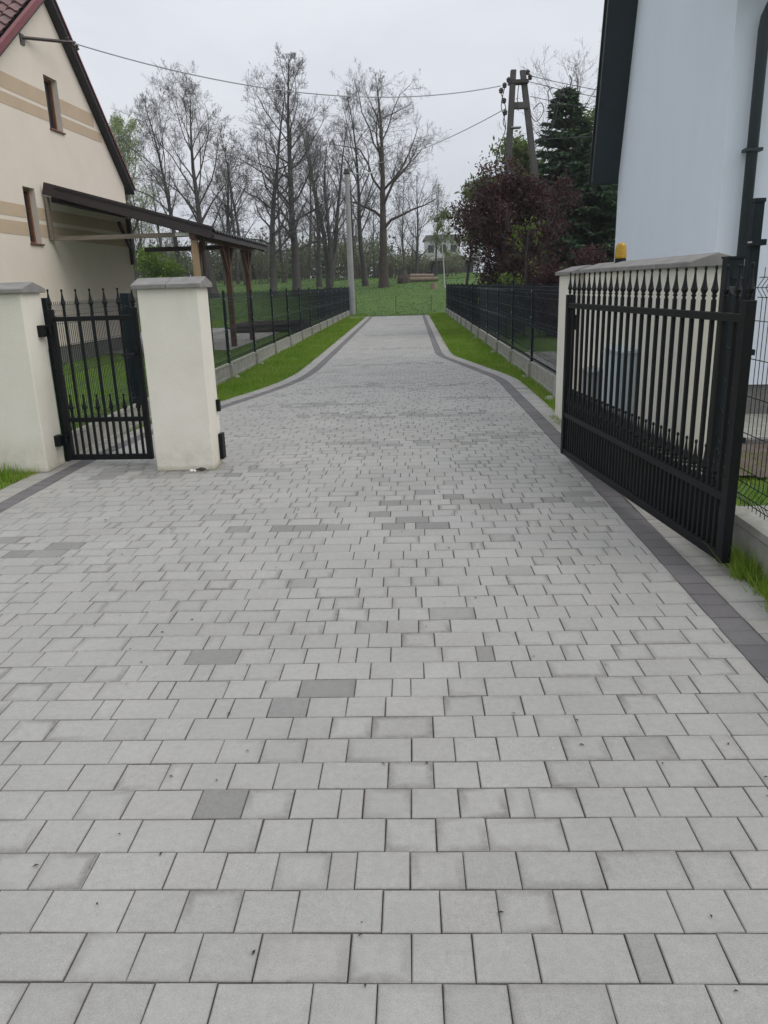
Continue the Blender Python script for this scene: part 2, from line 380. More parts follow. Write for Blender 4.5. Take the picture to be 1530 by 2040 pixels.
STRIPES = [(-.2, 9.4, 1.3, .3), (0, 7.6, .8, .22), (1.1, 7.9, .5, .3), (.2, 12.2, 1.6, .25), (-.3, 15.6, 1.2, .3), (.1, 19.5, 1.4, .3), (-.3, 25, 1.2, .4),
 (-2.0, 6.5, .9, .22), (.6, 5.35, .8, .14), (-1.3, 10.3, .8, .2), (0, 31, 1.2, .5), (.9, 10.6, .6, .15)]
def nextw(last):
    while True:
        k = random.choices((2, 3, 1), (.58, .28, .14))[0]
        if not (k == 1 and last == 1) and not (k == 3 and last == 3 and random.random() < .6): return k
def tone_for(cx, cy):
    t = random.gauss(1.0, .024)
    if random.random() < .035: t *= random.uniform(.82, .92)
    for sx, sy, rx, ry in STRIPES:
        e = ((cx - sx) / rx) ** 2 + ((cy - sy) / ry) ** 2
        if e < 1 and random.random() < .55: t *= random.uniform(.68, .85)
    return t
pieces = []     # (quad, tone, warm, dirt, dz, kind)
nrows = int((Y_END - (-.9)) / ROW)
prev = []
for n in range(-int((Y0 + .9) / ROW), int((Y_END - Y0) / ROW)):
    ya, yb = Y0 + n * ROW, Y0 + (n + 1) * ROW
    lo = min(xl(ya), xl(yb)); hi = max(xr(ya), xr(yb))
    if n in KNOWN:
        x0, ws = KNOWN[n]; ws = list(ws); last = ws[-1]
        while x0 > lo: k = nextw(ws[0]); ws.insert(0, k); x0 -= k * U
        while x0 + sum(ws) * U < hi: k = nextw(ws[-1]); ws.append(k)
    else:
        x0 = lo - random.random() * .2; ws = []; x = x0; last = 2
        while x < hi:
            for _ in range(6):
                k = nextw(last)
                if all(abs(x + k * U - p) > .022 for p in prev): break
            ws.append(k); last = k; x += k * U
    x = x0; js = []; rowp = []
    for k in ws:
        a, b = x, x + k * U; x = b; js.append(b)
        l0, l1, h0, h1 = xl(ya), xl(yb), xr(ya), xr(yb)
        q = [(max(a, l0), ya), (min(b, h0), ya), (min(b, h1), yb), (max(a, l1), yb)]
        w0 = q[1][0] - q[0][0]; w1 = q[2][0] - q[3][0]
        if w0 < .02 or w1 < .02:
            if max(w0, w1) < .05: continue
            if w0 < .012: q[0] = ((q[0][0] + q[1][0]) / 2 - .006, ya); q[1] = (q[0][0] + .012, ya)
            if w1 < .012: q[3] = ((q[3][0] + q[2][0]) / 2 - .006, yb); q[2] = (q[3][0] + .012, yb)
        cx, cy = (a + b) / 2, (ya + yb) / 2
        t = tone_for(cx, cy)
        for dx, dy in DARK:
            if a <= dx <= b and ya <= dy <= yb: t = random.uniform(.62, .74)
        dl = random.choice((.08, .15, .25, .35, .5, .7)) if random.random() < .75 else .06
        dirt = [max(0, min(1, dl * random.uniform(-.4, 1.6))) for _ in range(4)]
        rowp.append([q, t, random.random() ** 2 * .5, dirt, random.gauss(0, .0007), 'paver'])
    if rowp:      # cut blocks meet the border course
        l0, l1, h0, h1 = xl(ya), xl(yb), xr(ya), xr(yb)
        rowp[0][0][0] = (l0, ya); rowp[0][0][3] = (l1, yb); rowp[-1][0][1] = (h0, ya); rowp[-1][0][2] = (h1, yb)
    pieces += [tuple(r_) for r_ in rowp]
    prev = js
def border(fn, sgn, w0, w1, kind, steps):
    y = -.9
    def P(yy, off):
        e = .05; dx = (fn(yy + e) - fn(yy - e)) / (2 * e); nl = math.hypot(1, dx)
        return (fn(yy) + sgn * off / nl, yy - sgn * off * dx / nl), nl
    while y < Y_END - .05:
        st = random.choice(steps); nl = P(y, 0)[1]; y2 = min(y + st / nl, Y_END)
        a, b, c, d = P(y, w0)[0], P(y, w1)[0], P(y2, w1)[0], P(y2, w0)[0]
        q = [a, b, c, d] if sgn > 0 else [b, a, d, c]
        t = random.gauss(1.0, .05 if kind == 'edge_paver' else .07)
        dirt = [random.uniform(0, .35) for _ in range(4)]
        pieces.append((q, t * (.93 if kind == 'edge_paver' else 1), random.random(), dirt, random.gauss(0, .0009), kind)); y = y2
border(xr, 1, .0, .146, 'dark_border_paver', (.1405,)); border(xl, -1, .0, .146, 'dark_border_paver', (.1405,))
border(xr, 1, .148, .35, 'edge_paver', (.1405, .1405, .075, .21)); border(xl, -1, .148, .35, 'edge_paver', (.1405, .1405, .075, .21))
byk = {}
for p in pieces: byk.setdefault(p[5], []).append(p)
for kind, lst in byk.items():
    def seen(p):
        c = (sum(a for a, b in p[0]) / 4, sum(b for a, b in p[0]) / 4, 0); u, v, z = cam_xy(c)
        return z if (z > .2 and abs(u) < .53 and abs(v) < .70) else 1e6 + abs(c[1])
    lst.sort(key=seen)
    cut = {'paver': 300, 'dark_border_paver': 110, 'edge_paver': 110}[kind]
    mname = 'paver_dark' if kind == 'dark_border_paver' else 'paver_grey'
    for p in lst[:cut]:
        m1 = MB(); paver(m1, *p[:5]); obj(kind, m1, mname, drive)
    m2 = MB()
    for p in lst[cut:]: paver(m2, *p[:5])
    tag(obj({'paver': 'paver_field', 'dark_border_paver': 'dark_border_course', 'edge_paver': 'edge_course'}[kind], m2, mname, drive), kind='stuff')
# light concrete strip across the end of the drive
k = MB().box(-3.0, Y_END + .004, -.04, 1.0, Y_END + .30, .012)
tag(obj('kerb', k, 'concrete', bevel=.01), kind='structure')

# ------------------------------------------------------------------ grass blades
def blades(n, x0, x1, y0, y1, h, wd, ok=None, power=1.0, lean=.5, zf=None):
    x = RNG.uniform(x0, x1, n); y = y0 + (y1 - y0) * RNG.random(n) ** power
    if ok is not None:
        k = ok(x, y); x = x[k]; y = y[k]
    n = len(x)
    clump = .65 + .7 * (np.sin(x * 9.1 + 3 * np.sin(y * 4.3)) * np.sin(y * 7.7 + x * 2.1) * .5 + .5)
    hh = h * RNG.uniform(.45, 1.15, n) * clump; a = RNG.uniform(0, 2 * np.pi, n); ln = RNG.uniform(.1, 1, n) * lean * hh; la = RNG.uniform(0, 2 * np.pi, n)
    z = np.array([ground_z(float(p), float(q)) for p, q in zip(x, y)]) if zf is None else np.full(n, zf)
    ww = wd * RNG.uniform(.6, 1.3, n) * (1 + y * .06)
    v = np.zeros((n, 3, 3))
    v[:, 0] = np.stack([x - np.cos(a) * ww / 2, y - np.sin(a) * ww / 2, z], 1)
    v[:, 1] = np.stack([x + np.cos(a) * ww / 2, y + np.sin(a) * ww / 2, z], 1)
    v[:, 2] = np.stack([x + np.cos(la) * ln, y + np.sin(la) * ln, z + hh], 1)
    return v.reshape(-1, 3)
vx = np.vectorize
xlv = lambda y: np.array([xl(float(t)) for t in y]); xrv = lambda y: np.array([xr(float(t)) for t in y])
def edge_noise(x, y): return .02 * np.sin(y * 11) + .022 * np.sin(y * 29 + 1) + .015 * np.sin(y * 61) + RNG.normal(0, .022, len(y))
parts = [
 blades(60000, -3.24, -2.0, 7.0, 43, .055, .007, lambda x, y: (x < xlv(y) - .345 + edge_noise(x, y)), 1.7),
 blades(45000, .8, 1.98, 8.9, 43, .055, .007, lambda x, y: (x > xrv(y) + .345 + edge_noise(x, y)), 1.7),
 blades(2600, -3.24, -1.9, 7.0, 30, .11, .006, lambda x, y: (x < xlv(y) - .315 + edge_noise(x, y)), 2.0, 1.2), blades(3200, .9, 1.98, 8.9, 30, .12, .006, lambda x, y: (x > xrv(y) + .31 + edge_noise(x, y)), 2.0, 1.2),
 blades(9000, -5.2, -3.36, 3.5, 6.6, .06, .006, lambda x, y: x < xlv(y) - .34 + edge_noise(x, y)),
 blades(1500, -4.5, -3.34, 6.35, 6.6, .12, .006),
 blades(30, .64, .67, 2.475, 2.50, .03, .005), blades(12, .72, .74, 2.45, 2.47, .02, .005), blades(120, -1.80, -1.70, 6.55, 6.62, .04, .006), blades(90, -1.72, -1.68, 6.6, 6.9, .035, .006), blades(200, 1.60, 1.68, 8.1, 8.9, .06, .006),
 blades(7000, 1.66, 1.86, 2.0, 4.6, .10, .007, lambda x, y: x > 1.70 + edge_noise(x, y), 1.0, .9),
 blades(2500, 1.63, 1.9, 2.6, 4.3, .16, .007, lambda x, y: x > 1.72 + edge_noise(x, y), 1.0, 1.1),
]
tag(obj('verge_grass', np_mesh('verge_grass', np.concatenate(parts), 3), 'grass_blade'), 'short green grass on the verges between paving and fences', 'grass', kind='stuff')
parts = [blades(70000, -16, -3.32, 7.2, 42, .075, .009, lambda x, y: ~((x < -8.0) & (y < 23.6)) & ~((x < -4.7) & (x > -11) & (y > 20.6) & (y < 33)), 1.5)]
tag(obj('garden_lawn', np_mesh('garden_lawn', np.concatenate(parts), 3), 'grass_blade'), 'mown lawn of the garden beyond the left mesh fence', 'lawn', kind='stuff')
parts = [blades(80000, -40, 22, 41, 85, .055, .012, None, 1.3, .9)]
tag(obj('field_grass', np_mesh('field_grass', np.concatenate(parts), 3), 'grass_field'), 'rough meadow grass rising behind the end of the drive', 'grass', kind='stuff')
parts = [blades(12000, 2.1, 9, 13, 30, .06, .01), blades(2500, 1.95, 3.2, 5.2, 6.8, .05, .008)]
tag(obj('yard_grass', np_mesh('yard_grass', np.concatenate(parts), 3), 'grass_blade'), 'grass in the yard beyond the right mesh fence', 'grass', kind='stuff')

# ------------------------------------------------------------------ yards
def slab_field(name, x0, x1, y0, y1, dx, dy, z, m):
    b = obj(name, MB().box(x0, y0, -.08, x1, y1, z - .01), 'joint_sand'); tag(b, kind='structure')
    g = .006; j = 0; y = y0
    sm = MB(); 
    while y < y1 - .02:
        x = x0 + (-.5 * dx if j % 2 else 0)
        while x < x1 - .02:
            a, c = max(x, x0), min(x + dx, x1)
            if c - a > .03:
                tone = random.gauss(1, .05); dz = random.gauss(0, .001)
                o = len(sm.v); sm.box(a + g / 2, y + g / 2, z - .009, c - g / 2, min(y + dy, y1) - g / 2, z + dz); sm.c += [(tone, .05, random.random(), 1)] * 8
            x += dx
        y += dy; j += 1
    s = obj('paving_slabs', sm, m, b); tag(s, kind='stuff')
    return b
slab_field('patio', -11.0, -4.75, 20.6, 33.0, .4, .4, -.002, 'paver_grey')
slab_field('yard_paving', 2.14, 3.2, 9.4, 17.5, .2, .1, -.004, 'paver_grey')
tag(obj('paved_strip', MB().box(2.0, 7.3, -.06, 9, 8.82, -.006), 'concrete'), kind='structure')
tag(obj('kerb_edge', MB().box(2.0, 7.2, -.06, 9, 7.296, .03), 'plinth_grey'), kind='structure')
sb = MB(); ny_, nx_ = 26, 70
for j in range(ny_):
    for i in range(nx_):
        x = 1.98 + 5 * i / (nx_ - 1); y = 5.9 + 1.29 * j / (ny_ - 1)
        sb.v.append((x, y, -.028 + .05 * abs(math.sin(x * 7.3 + y * 3) * math.sin(y * 6.1 + x)) + random.uniform(0, .02)))
for j in range(ny_ - 1):
    for i in range(nx_ - 1): sb.f.append((j * nx_ + i, j * nx_ + i + 1, (j + 1) * nx_ + i + 1, (j + 1) * nx_ + i))
tag(obj('soil_bed', sb, 'soil'), kind='structure')
tag(obj('path_strip', MB().box(1.99, 4.6, -.06, 9, 5.15, -.010), 'concrete'), kind='structure')

# ------------------------------------------------------------------ cream garden walls with gabled coping
def coping_poly(w, e, r):  # half width, eave thickness, rise  (cross-section, bottom at 0)
    return [(-w, 0), (w, 0), (w, e), (0, e + r), (-w, e)]
def wall_run(name, label, length, th, top, rz, loc, joints, over=(.038, .038)):
    """local x along the wall, y across"""
    t = thing(name, label, 'wall', loc, rz)
    obj('wall_body', MB().prism([(-th / 2, 0), (th / 2, 0), (th / 2, top), (0, top + .045), (-th / 2, top)], 'x', 0, length), 'stucco_cream', t, bevel=.008)
    # render body foot slightly below ground
    obj('wall_foot', MB().box(.004, -th / 2 + .004, -.06, length - .004, th / 2 - .004, -.001), 'plinth_grey', t)
    e = [-over[0]] + joints + [length + over[1]]
    for a, b in zip(e, e[1:]):
        cp = [(y, z) for y, z in coping_poly(th / 2 + .042, .036, .055)]
        obj('coping_stone', MB().prism([(y, z + top - .002) for y, z in cp], 'x', a + .002, b - .002), 'coping_stone', t, bevel=.006)
    return t
wall_run('garden_wall', 'cream rendered wall with stone coping at the left edge, left of the wicket gate', 3.2, .36, 1.548, 0, (-6.46, 6.79, 0), [.8, 1.6, 2.4])
wall_run('gate_pillar', 'cream rendered pillar with stone coping between wicket gate and driveway', 0.51, .33, 1.548, 0, (-2.25, 6.715, 0), [.255])
wall_run('wall_stub', 'short cream wall stub behind the amber lamp wall, next to the right fence', .82, .28, 1.565, R(90), (1.81, 8.12, 0), [])
bdir = math.atan2(5.45 - 8.02, 2.05 - 1.89)
blen = math.hypot(5.45 - 8.02, 2.05 - 1.89)
wall_run('meter_wall', 'cream rendered wall with amber lamp on its coping behind the open black gate', blen, .30, 1.575, bdir, (1.89, 8.02, 0), [.62, 1.4, 2.0])
def on_b(s, off, z):   # point on the meter wall: s along, off across towards the drive (local -y side is +x? resolved below)
    return Vector((1.89, 8.02, 0)) + Vector((math.cos(bdir), math.sin(bdir), 0)) * s + Vector((math.sin(bdir), -math.cos(bdir), 0)) * off + Vector((0, 0, z))
# meter cabinets on the face towards the drive (local -y)
def cabinet(name, label, s0, s1, z0, z1, m, stick):
    t = thing(name, label, 'cabinet', on_b((s0 + s1) / 2, .15, z0), bdir)
    w_ = (s1 - s0) / 2; h = z1 - z0
    obj('body', MB().box(-w_, -.11, 0, w_, -.001, h), m, t, bevel=.006)
    obj('lid', MB().prism([(-.13, h + .001), (.0, h + .001), (.0, h + .035), (-.13, h + .012)], 'x', -w_ - .015, w_ + .015), m, t)
    obj('door', MB().box(-w_ + .02, -.122, .03, w_ - .02, -.1105, h - .03), m, t, bevel=.004)
    if stick:
        for a, z, mm in ((-.12, .10, 'sticker_yellow'), (.02, .12, 'sticker_white'), (.10, .10, 'sticker_yellow')):
            obj('sticker', MB().box(a, -.1245, z, a + .055, -.1222, z + .08), mm, t)
    obj('lock', MB().lathe([(.012, 0), (.012, .01), (.008, .014)], 8, (w_ - .05, -.12, h * .5)), 'insulator', t)
cabinet('meter_cabinet', 'light blue grey electricity cabinet with yellow stickers on the wall behind the gate', 1.12, 1.62, .25, .93, 'meter_grey', True)
cabinet('gas_cabinet', 'small dark grey cabinet left of the light blue electricity cabinet behind the gate', .45, .78, .05, .68, 'meter_dark', False)
# amber lamp
lp = on_b(.62, 0, 1.672)
t = thing('gate_lamp', 'amber gate warning lamp standing on the wall coping', 'lamp', lp, bdir)
obj('base', MB().lathe([(.050, -.03), (.050, .012), (.047, .018)], 20), 'black_paint', t)
lm = MB(); prof = [(.049, .018), (.051, .03), (.048, .09), (.041, .13), (.030, .146), (.012, .152)]; nn = 36; o = 0
for r_, z in prof:
    for k in range(nn):
        a = 2 * math.pi * k / nn; rr = r_ * (1 + (.025 if k % 2 else -.0)); lm.v.append((rr * math.cos(a), rr * math.sin(a), z))
for i in range(len(prof) - 1):
    for k in range(nn): lm.f.append((i * nn + k, i * nn + (k + 1) % nn, (i + 1) * nn + (k + 1) % nn, (i + 1) * nn + k))
lm.f.append(tuple((len(prof) - 1) * nn + k for k in range(nn))); lm.f.append(tuple(range(nn))[::-1])
obj('lens', lm, 'amber', t)
# catch plates on the pillar, debris at its foot
pt = thing('gate_catch', 'black steel gate catch plates on the right side of the cream pillar', 'gate catch', (-1.738, 6.82, 0))
obj('lower_plate', MB().box(0, -.05, .05, .035, .05, .28), 'black_paint', pt, bevel=.003)
obj('upper_plate', MB().box(0, -.025, .48, .03, .03, .585), 'black_paint', pt, bevel=.003)
db = MB(); random.seed(3)
for (x, y, r_) in ((-1.93, 6.50, .02), (-1.90, 6.49, .014)):
    db.lathe([(r_ * .6, 0), (r_, .008), (r_ * .7, .02), (r_ * .2, .026)], 7, (x, y, .001))
tag(obj('pebble', db, 'sticker_white'), 'small white lump lying at the foot of the cream pillar', 'pebble')
fb = MB(); fb.add([(-1.90, 6.49, .024), (-1.84, 6.50, .012), (-1.80, 6.515, .022), (-1.85, 6.53, .034)], [(0, 1, 2, 3)])
fb.add([(-1.90, 6.49, .020), (-1.84, 6.50, .008), (-1.80, 6.515, .018), (-1.85, 6.53, .030)], [(3, 2, 1, 0)])
tag(obj('dead_leaf', fb, 'litter'), 'curled dark leaf lying beside the white lump at the pillar', 'leaf')

# ------------------------------------------------------------------ gates
FIN = MB().lathe([(.011, 0), (.011, .012), (.017, .016), (.017, .024), (.011, .028), (.020, .040), (.0245, .050), (.019, .066), (.011, .100), (.0065, .140), (.0065, .150), (.0105, .157), (.0105, .166), (.005, .173)], 8)
FIN_ME = FIN.mesh('finial', smooth=False); FIN_ME.materials.append(MATS['black_paint'])
def finial(x, z, parent, y=0, sc=1.0):
    o = obj('finial', FIN_ME, None, parent); o.location = (x, y, z); o.scale = (sc, sc * .75, 1); return o
def gate(t, Lg, n, z0, ps, short_at, bar=.02):
    obj('end_post', MB().box(0, -ps / 2, z0, ps, ps / 2, 1.40), 'black_paint', t, bevel=.004)
    obj('end_post', MB().box(Lg - ps, -ps / 2, z0, Lg, ps / 2, 1.40), 'black_paint', t, bevel=.004)
    for nm, za, zb in (('bottom_rail', z0, z0 + .05), ('middle_rail', .395, .435), ('top_rail', 1.295, 1.335)):
        obj(nm, MB().box(ps + .001, -.02, za, Lg - ps - .001, .02, zb), 'black_paint', t, bevel=.003)
    sp = (Lg - ps) / (n - 1)
    for i in range(n):
        x = ps / 2 + i * sp
        if 0 < i < n - 1:
            b = MB().box(x - bar / 2, -bar / 2, z0 + .051, x + bar / 2, bar / 2, .394)
            b.box(x - bar / 2, -bar / 2, .436, x + bar / 2, bar / 2, 1.294); b.box(x - bar / 2, -bar / 2, 1.336, x + bar / 2, bar / 2, 1.396)
            obj('bar', b, 'black_paint', t); finial(x, 1.396, t)
        else: finial(x, 1.401, t)
        if i < n - 1:
            xs_ = x + sp / 2
            b = MB().box(xs_ - bar / 2, -bar / 2, z0 + .051, xs_ + bar / 2, bar / 2, .394); b.box(xs_ - bar / 2, -bar / 2, .436, xs_ + bar / 2, bar / 2, .475)
            obj('short_bar', b, 'black_paint', t); finial(xs_, .475, t)
g1 = thing('driveway_gate', 'tall black steel driveway gate leaf with spear finials, standing open at the right', 'gate', (1.32, 6.62, 0), math.atan2(3.80 - 6.62, 1.63 - 1.32))
gate(g1, 2.81, 25, .07, .052, 1)
obj('hinge_plate', MB().box(.0, .036, 1.12, .09, .052, 1.24), 'black_paint', g1); obj('hinge_plate', MB().box(.0, .036, .2, .09, .052, .32), 'black_paint', g1)
g2 = thing('wicket_gate', 'narrow black steel wicket gate with spear finials between cream wall and pillar', 'gate', (-3.20, 6.94, 0), math.atan2(6.90 - 6.94, -2.39 + 3.20))
gate(g2, .81, 7, .04, .05, 1)
for z in (1.17, .19):
    obj('hinge', MB().box(-.10, -.13, z, .0, -.03, z + .10), 'black_paint', g2, bevel=.006)
    obj('hinge_pin', MB().lathe([(.016, 0), (.016, .08)], 10, (.018, -.045, z + .01)), 'black_paint', g2)
obj('lock_case', MB().box(.755, -.035, .86, .80, .035, 1.06), 'black_paint', g2, bevel=.004)
obj('handle', MB().tube([(.77, -.036, 1.0), (.77, -.075, 1.0), (.66, -.08, .995)], .008, 8), 'black_paint', g2)

# ------------------------------------------------------------------ panel fences
def wire_panel(length, h, bends, wr=.0035):
    """welded mesh panel: local x along, z up; vertical wires fold out at the bends"""
    mb = MB(); prof = [(0, 0)]
    for zb in bends: prof += [(0, zb - .05), (.032, zb), (0, zb + .05)]
    prof += [(0, h)]
    n = int(length / .05); off = (length - (n - 1) * .05) / 2
    for i in range(n):
        x = off + i * .05
        mb.tube([(x, -a, b) for a, b in prof], wr, 3, False)
    zs = []
    for zb in bends: zs += [(0, zb - .05), (.032, zb), (0, zb + .05)]
    k = .2
    while k < h - .1:
        if all(abs(k - zb) > .09 for zb in bends): zs.append((0, k))
        k += .2
    for a, z in zs: mb.tube([(0, -a - .003, z), (length, -a - .003, z)], .0028, 3, False)
    return mb.mesh('mesh_panel')
SP = 2.45
PANEL = wire_panel(SP - .07, 1.20, [.08, .58, 1.12]); PANEL.materials.append(MATS['fence_green'])
POST = MB().box(-.03, -.02, -.02, .03, .02, 1.50).mesh('post'); POST.materials.append(MATS['fence_green'])
CAP = MB().box(-.033, -.023, 1.5005, .033, .023, 1.512).mesh('post_cap'); CAP.materials.append(MATS['fence_green'])
pb = MB()
_prof = [(-.025, -.05), (.025, -.05), (.025, .25), (-.025, .25), (-.025, .215), (-.016, .205), (-.016, .035), (-.025, .025)]
pb.prism(_prof, 'x', .06, SP - .06); PLINTH = pb.mesh('plinth_board'); PLINTH.materials.append(MATS['concrete'])
BRK = MB().hexa([(-.085, -.075, -.06), (.085, -.075, -.06), (.085, .06, -.06), (-.085, .06, -.06), (-.075, -.065, .225), (.075, -.065, .225), (.075, .05, .225), (-.075, .05, .225)]).mesh('plinth_bracket'); BRK.materials.append(MATS['concrete'])
CLIP = MB().lathe([(.012, 0), (.012, .008), (.006, .012)], 8).mesh('clip'); CLIP.materials.append(MATS['galvanised'])
def mesh_fence(name, label, x, y0, n, side, lumps, lead=0.0):
    """along +y; local -y faces the drive after rotation; side=+1 drive is on +x"""
    t = thing(name, label, 'fence', (x, y0, 0), R(90) if side > 0 else R(90))
    flip = -1 if side > 0 else 1      # local -y is world +x after a 90 degree turn
    for i in range(n + 1):
        for nm, me in (('post', POST), ('post_cap', CAP), ('plinth_bracket', BRK)):
            o = obj(nm, me, None, t); o.location = (i * SP, 0, 0); o.scale = (1, 1 if side > 0 else -1, 1)
            if nm == 'plinth_bracket': o.rotation_euler = (0, 0, random.uniform(-.03, .03))
        for z in (.42, .95, 1.36):
            o = obj('clip', CLIP, None, t); o.location = (i * SP, -.0215 if side > 0 else .0215, z); o.rotation_euler = (R(90) if side > 0 else R(-90), 0, 0)
        if i < n:
            for nm, me, z in (('mesh_panel', PANEL, .262), ('plinth_board', PLINTH, 0)):
                o = obj(nm, me, None, t); o.location = (i * SP + (.035 if nm == 'mesh_panel' else 0), 0, z); o.scale = (1, 1 if side > 0 else -1, 1)
                if nm == 'mesh_panel': tag(o, kind='stuff')
        if i in lumps:
            rr = .05 + .04 * random.random(); b = MB()
            b.lathe([(rr, -.04), (rr * 1.05, .005), (rr * .8, .03), (rr * .3, .045)], 8)
            o = obj('footing_lump', b, 'concrete', t); o.location = (i * SP + .02, (-.12 if side > 0 else .12), -.025); o.scale = (1.3, .9, 1)
    if lead:
        k_ = lead / SP
        for nm, me, z in (('mesh_panel', PANEL, .262), ('plinth_board', PLINTH, 0)):
            o = obj(nm, me, None, t); o.location = (-lead, 0, z); o.scale = (k_, 1, 1)
            if nm == 'mesh_panel': tag(o, kind='stuff')
        obj('corner_post', MB().box(-.05, -.05, -.02, .05, .05, 1.52), 'fence_green', t, bevel=.004)
        o = obj('post', POST, None, t); o.location = (-lead + .04, 0, 0)
    return t
mesh_fence('mesh_fence', 'dark green wire mesh fence on concrete plinth along the left of the drive', -3.28, 9.15, 14, 1, {2, 3, 5}, lead=2.1)
mesh_fence('mesh_fence', 'dark green wire mesh fence on concrete plinth along the right of the drive', 2.0, 10.45, 13, -1, {0, 1, 3, 5})
# fence at the near right
nf = thing('near_mesh_fence', 'wire mesh fence with tall dark post beside the gate at the right edge', 'fence', (1.80, 4.30, 0), R(-90))
PN = wire_panel(2.4, 1.27, [.08, 1.17], .0024); PN.materials.append(MATS['fence_green'])
for i in range(2):
    o = obj('mesh_panel', PN, None, nf); o.location = (.04 + i * 2.5, .04, .28); tag(o, kind='stuff')
PS = wire_panel(.90, 1.27, [.08, 1.17], .0024); PS.materials.append(MATS['fence_green'])
o = obj('short_panel', PS, None, nf); o.location = (-.90, .27, .28); o.rotation_euler = (0, 0, -math.atan2(.27, .9)); tag(o, kind='stuff')
obj('corner_post', MB().box(-.96, .22, -.02, -.86, .32, 1.615), 'fence_green', nf, bevel=.004)
obj('corner_post_cap', MB().box(-.965, .215, 1.6155, -.855, .325, 1.63), 'fence_green', nf)
for x, h in ((0, 1.87), (2.5, 1.87)):
    obj('tall_post', MB().box(x - .03, -.02, -.02, x + .03, .03, h), 'fence_green', nf, bevel=.003)
    obj('post_cap', MB().box(x - .033, -.023, h + .0005, x + .033, .033, h + .02), 'fence_green', nf)
    for z in (1.66, 1.10, .62):
        obj('clamp', MB().box(x - .034, -.03, z, x + .05, .05, z + .03), 'fence_green', nf)
        obj('clip', MB().lathe([(.011, 0), (.011, .008)], 8, (x + .045, -.034, z + .012)), 'galvanised', nf)
for a, b in ((-.02, 2.45), (2.55, 4.0)):
    obj('plinth_board', MB().prism([(-.01, -.05), (.06, -.05), (.06, .25), (-.022, .25), (-.022, .205), (-.01, .195)], 'x', a, b), 'concrete', nf, bevel=.004)

# stakes and a wire across the end of the drive
for i, (x, lab) in enumerate(((-2.93, 'thin green stake beside the concrete lamp pole'), (-.73, 'thin green stake at the middle of the drive end'), (1.22, 'thin green stake at the right corner of the drive end'))):
    tag(obj('stake', MB().tube([(x, 44, ground_z(x, 44) - .2), (x + .02, 44, .92)], .014, 6), 'fence_green'), lab, 'stake', 'stakes across the end of the drive')

# ------------------------------------------------------------------ left house
lh = thing('gable_house', 'cream gable house with brown bands and red tiled roof at the left', 'house', (-8.0, 23.0, 0), -math.atan(.05))
UE0, UA, UE1, ZE0, ZA, ZE1 = -7.4, -3.30, .22, 5.0, 8.0, 4.42
wins = [(-5.40, -4.90, 2.63, 3.80), (-3.74, -3.10, 5.22, 6.34)]
def gable_wall(parent, poly, holes, depth, m, rec, nm='wall'):
    """poly/holes in (u,z); wall face at local x=0, house body reaching to x=-depth"""
    bm = bmesh.new(); edges = []
    def loop(pts):
        vs = [bm.verts.new((0, u, z)) for u, z in pts]
        for i in range(len(vs)): edges.append(bm.edges.new((vs[i], vs[(i + 1) % len(vs)])))
        return vs
    outer = loop(poly); hl = [loop([(a, c), (b, c), (b, d), (a, d)]) for a, b, c, d in holes]
    bmesh.ops.triangle_fill(bm, use_beauty=True, use_dissolve=False, edges=edges)
    back = [bm.verts.new((-depth, u, z)) for u, z in poly]
    for i in range(len(poly)):
        j = (i + 1) % len(poly); bm.faces.new((outer[i], outer[j], back[j], back[i]))
    bm.faces.new(back)
    for vs in hl:
        inn = [bm.verts.new((-rec, v.co.y, v.co.z)) for v in vs]
        for i in range(4):
            j = (i + 1) % 4; bm.faces.new((vs[i], vs[j], inn[j], inn[i]))
        bm.faces.new(inn)
    bmesh.ops.recalc_face_normals(bm, faces=bm.faces)
    me = bpy.data.meshes.new(nm); bm.to_mesh(me); bm.free(); me.materials.append(MATS[m])
    return obj(nm, me, None, parent)
gable_wall(lh, [(UE0, .35), (UE1, .35), (UE1, ZE1), (UA, ZA), (UE0, ZE0)], wins, 9.0, 'stucco_house', .20)
obj('plinth', MB().box(-8.98, UE0 + .02, -.3, -.03, UE1 - .03, .3495), 'plinth_grey', lh)
def bands(z0, z1, hole):
    for a, b in ((UE0 + .01, hole[0] - .004), (hole[1] + .004, UE1 - .004)):
        if z1 > 5: b = min(b, UE1 - .004, UA + (ZA - z1) / (ZA - ZE1) * (UE1 - UA) - .01)
        obj('painted_band', MB().box(.001, a, z0, .006, b, z1), 'band_brown', lh)
bands(5.66, 5.97, wins[1]); bands(5.35, 5.585, wins[1]); bands(3.15, 3.41, wins[0]); bands(2.78, 3.06, wins[0])
for a, b, c, d in wins:
    wn = obj('window', MB().box(-.199, a + .002, c + .002, -.19, b - .002, d - .002), 'glass_dark', lh)
    fr = MB(); s_ = .06
    fr.box(-.188, a + .003, c + .003, -.13, a + s_, d - .003); fr.box(-.188, b - s_, c + .003, -.13, b - .003, d - .003)
    fr.box(-.187, a + s_ + .001, d - s_, -.131, b - s_ - .001, d - .003); fr.box(-.187, a + s_ + .001, c + .003, -.131, b - s_ - .001, c + s_)
    obj('frame', fr, 'window_wood', wn)
    obj('sill', MB().box(-.17, a - .03, c - .028, .05, b + .03, c + .002), 'window_wood', wn, bevel=.004)
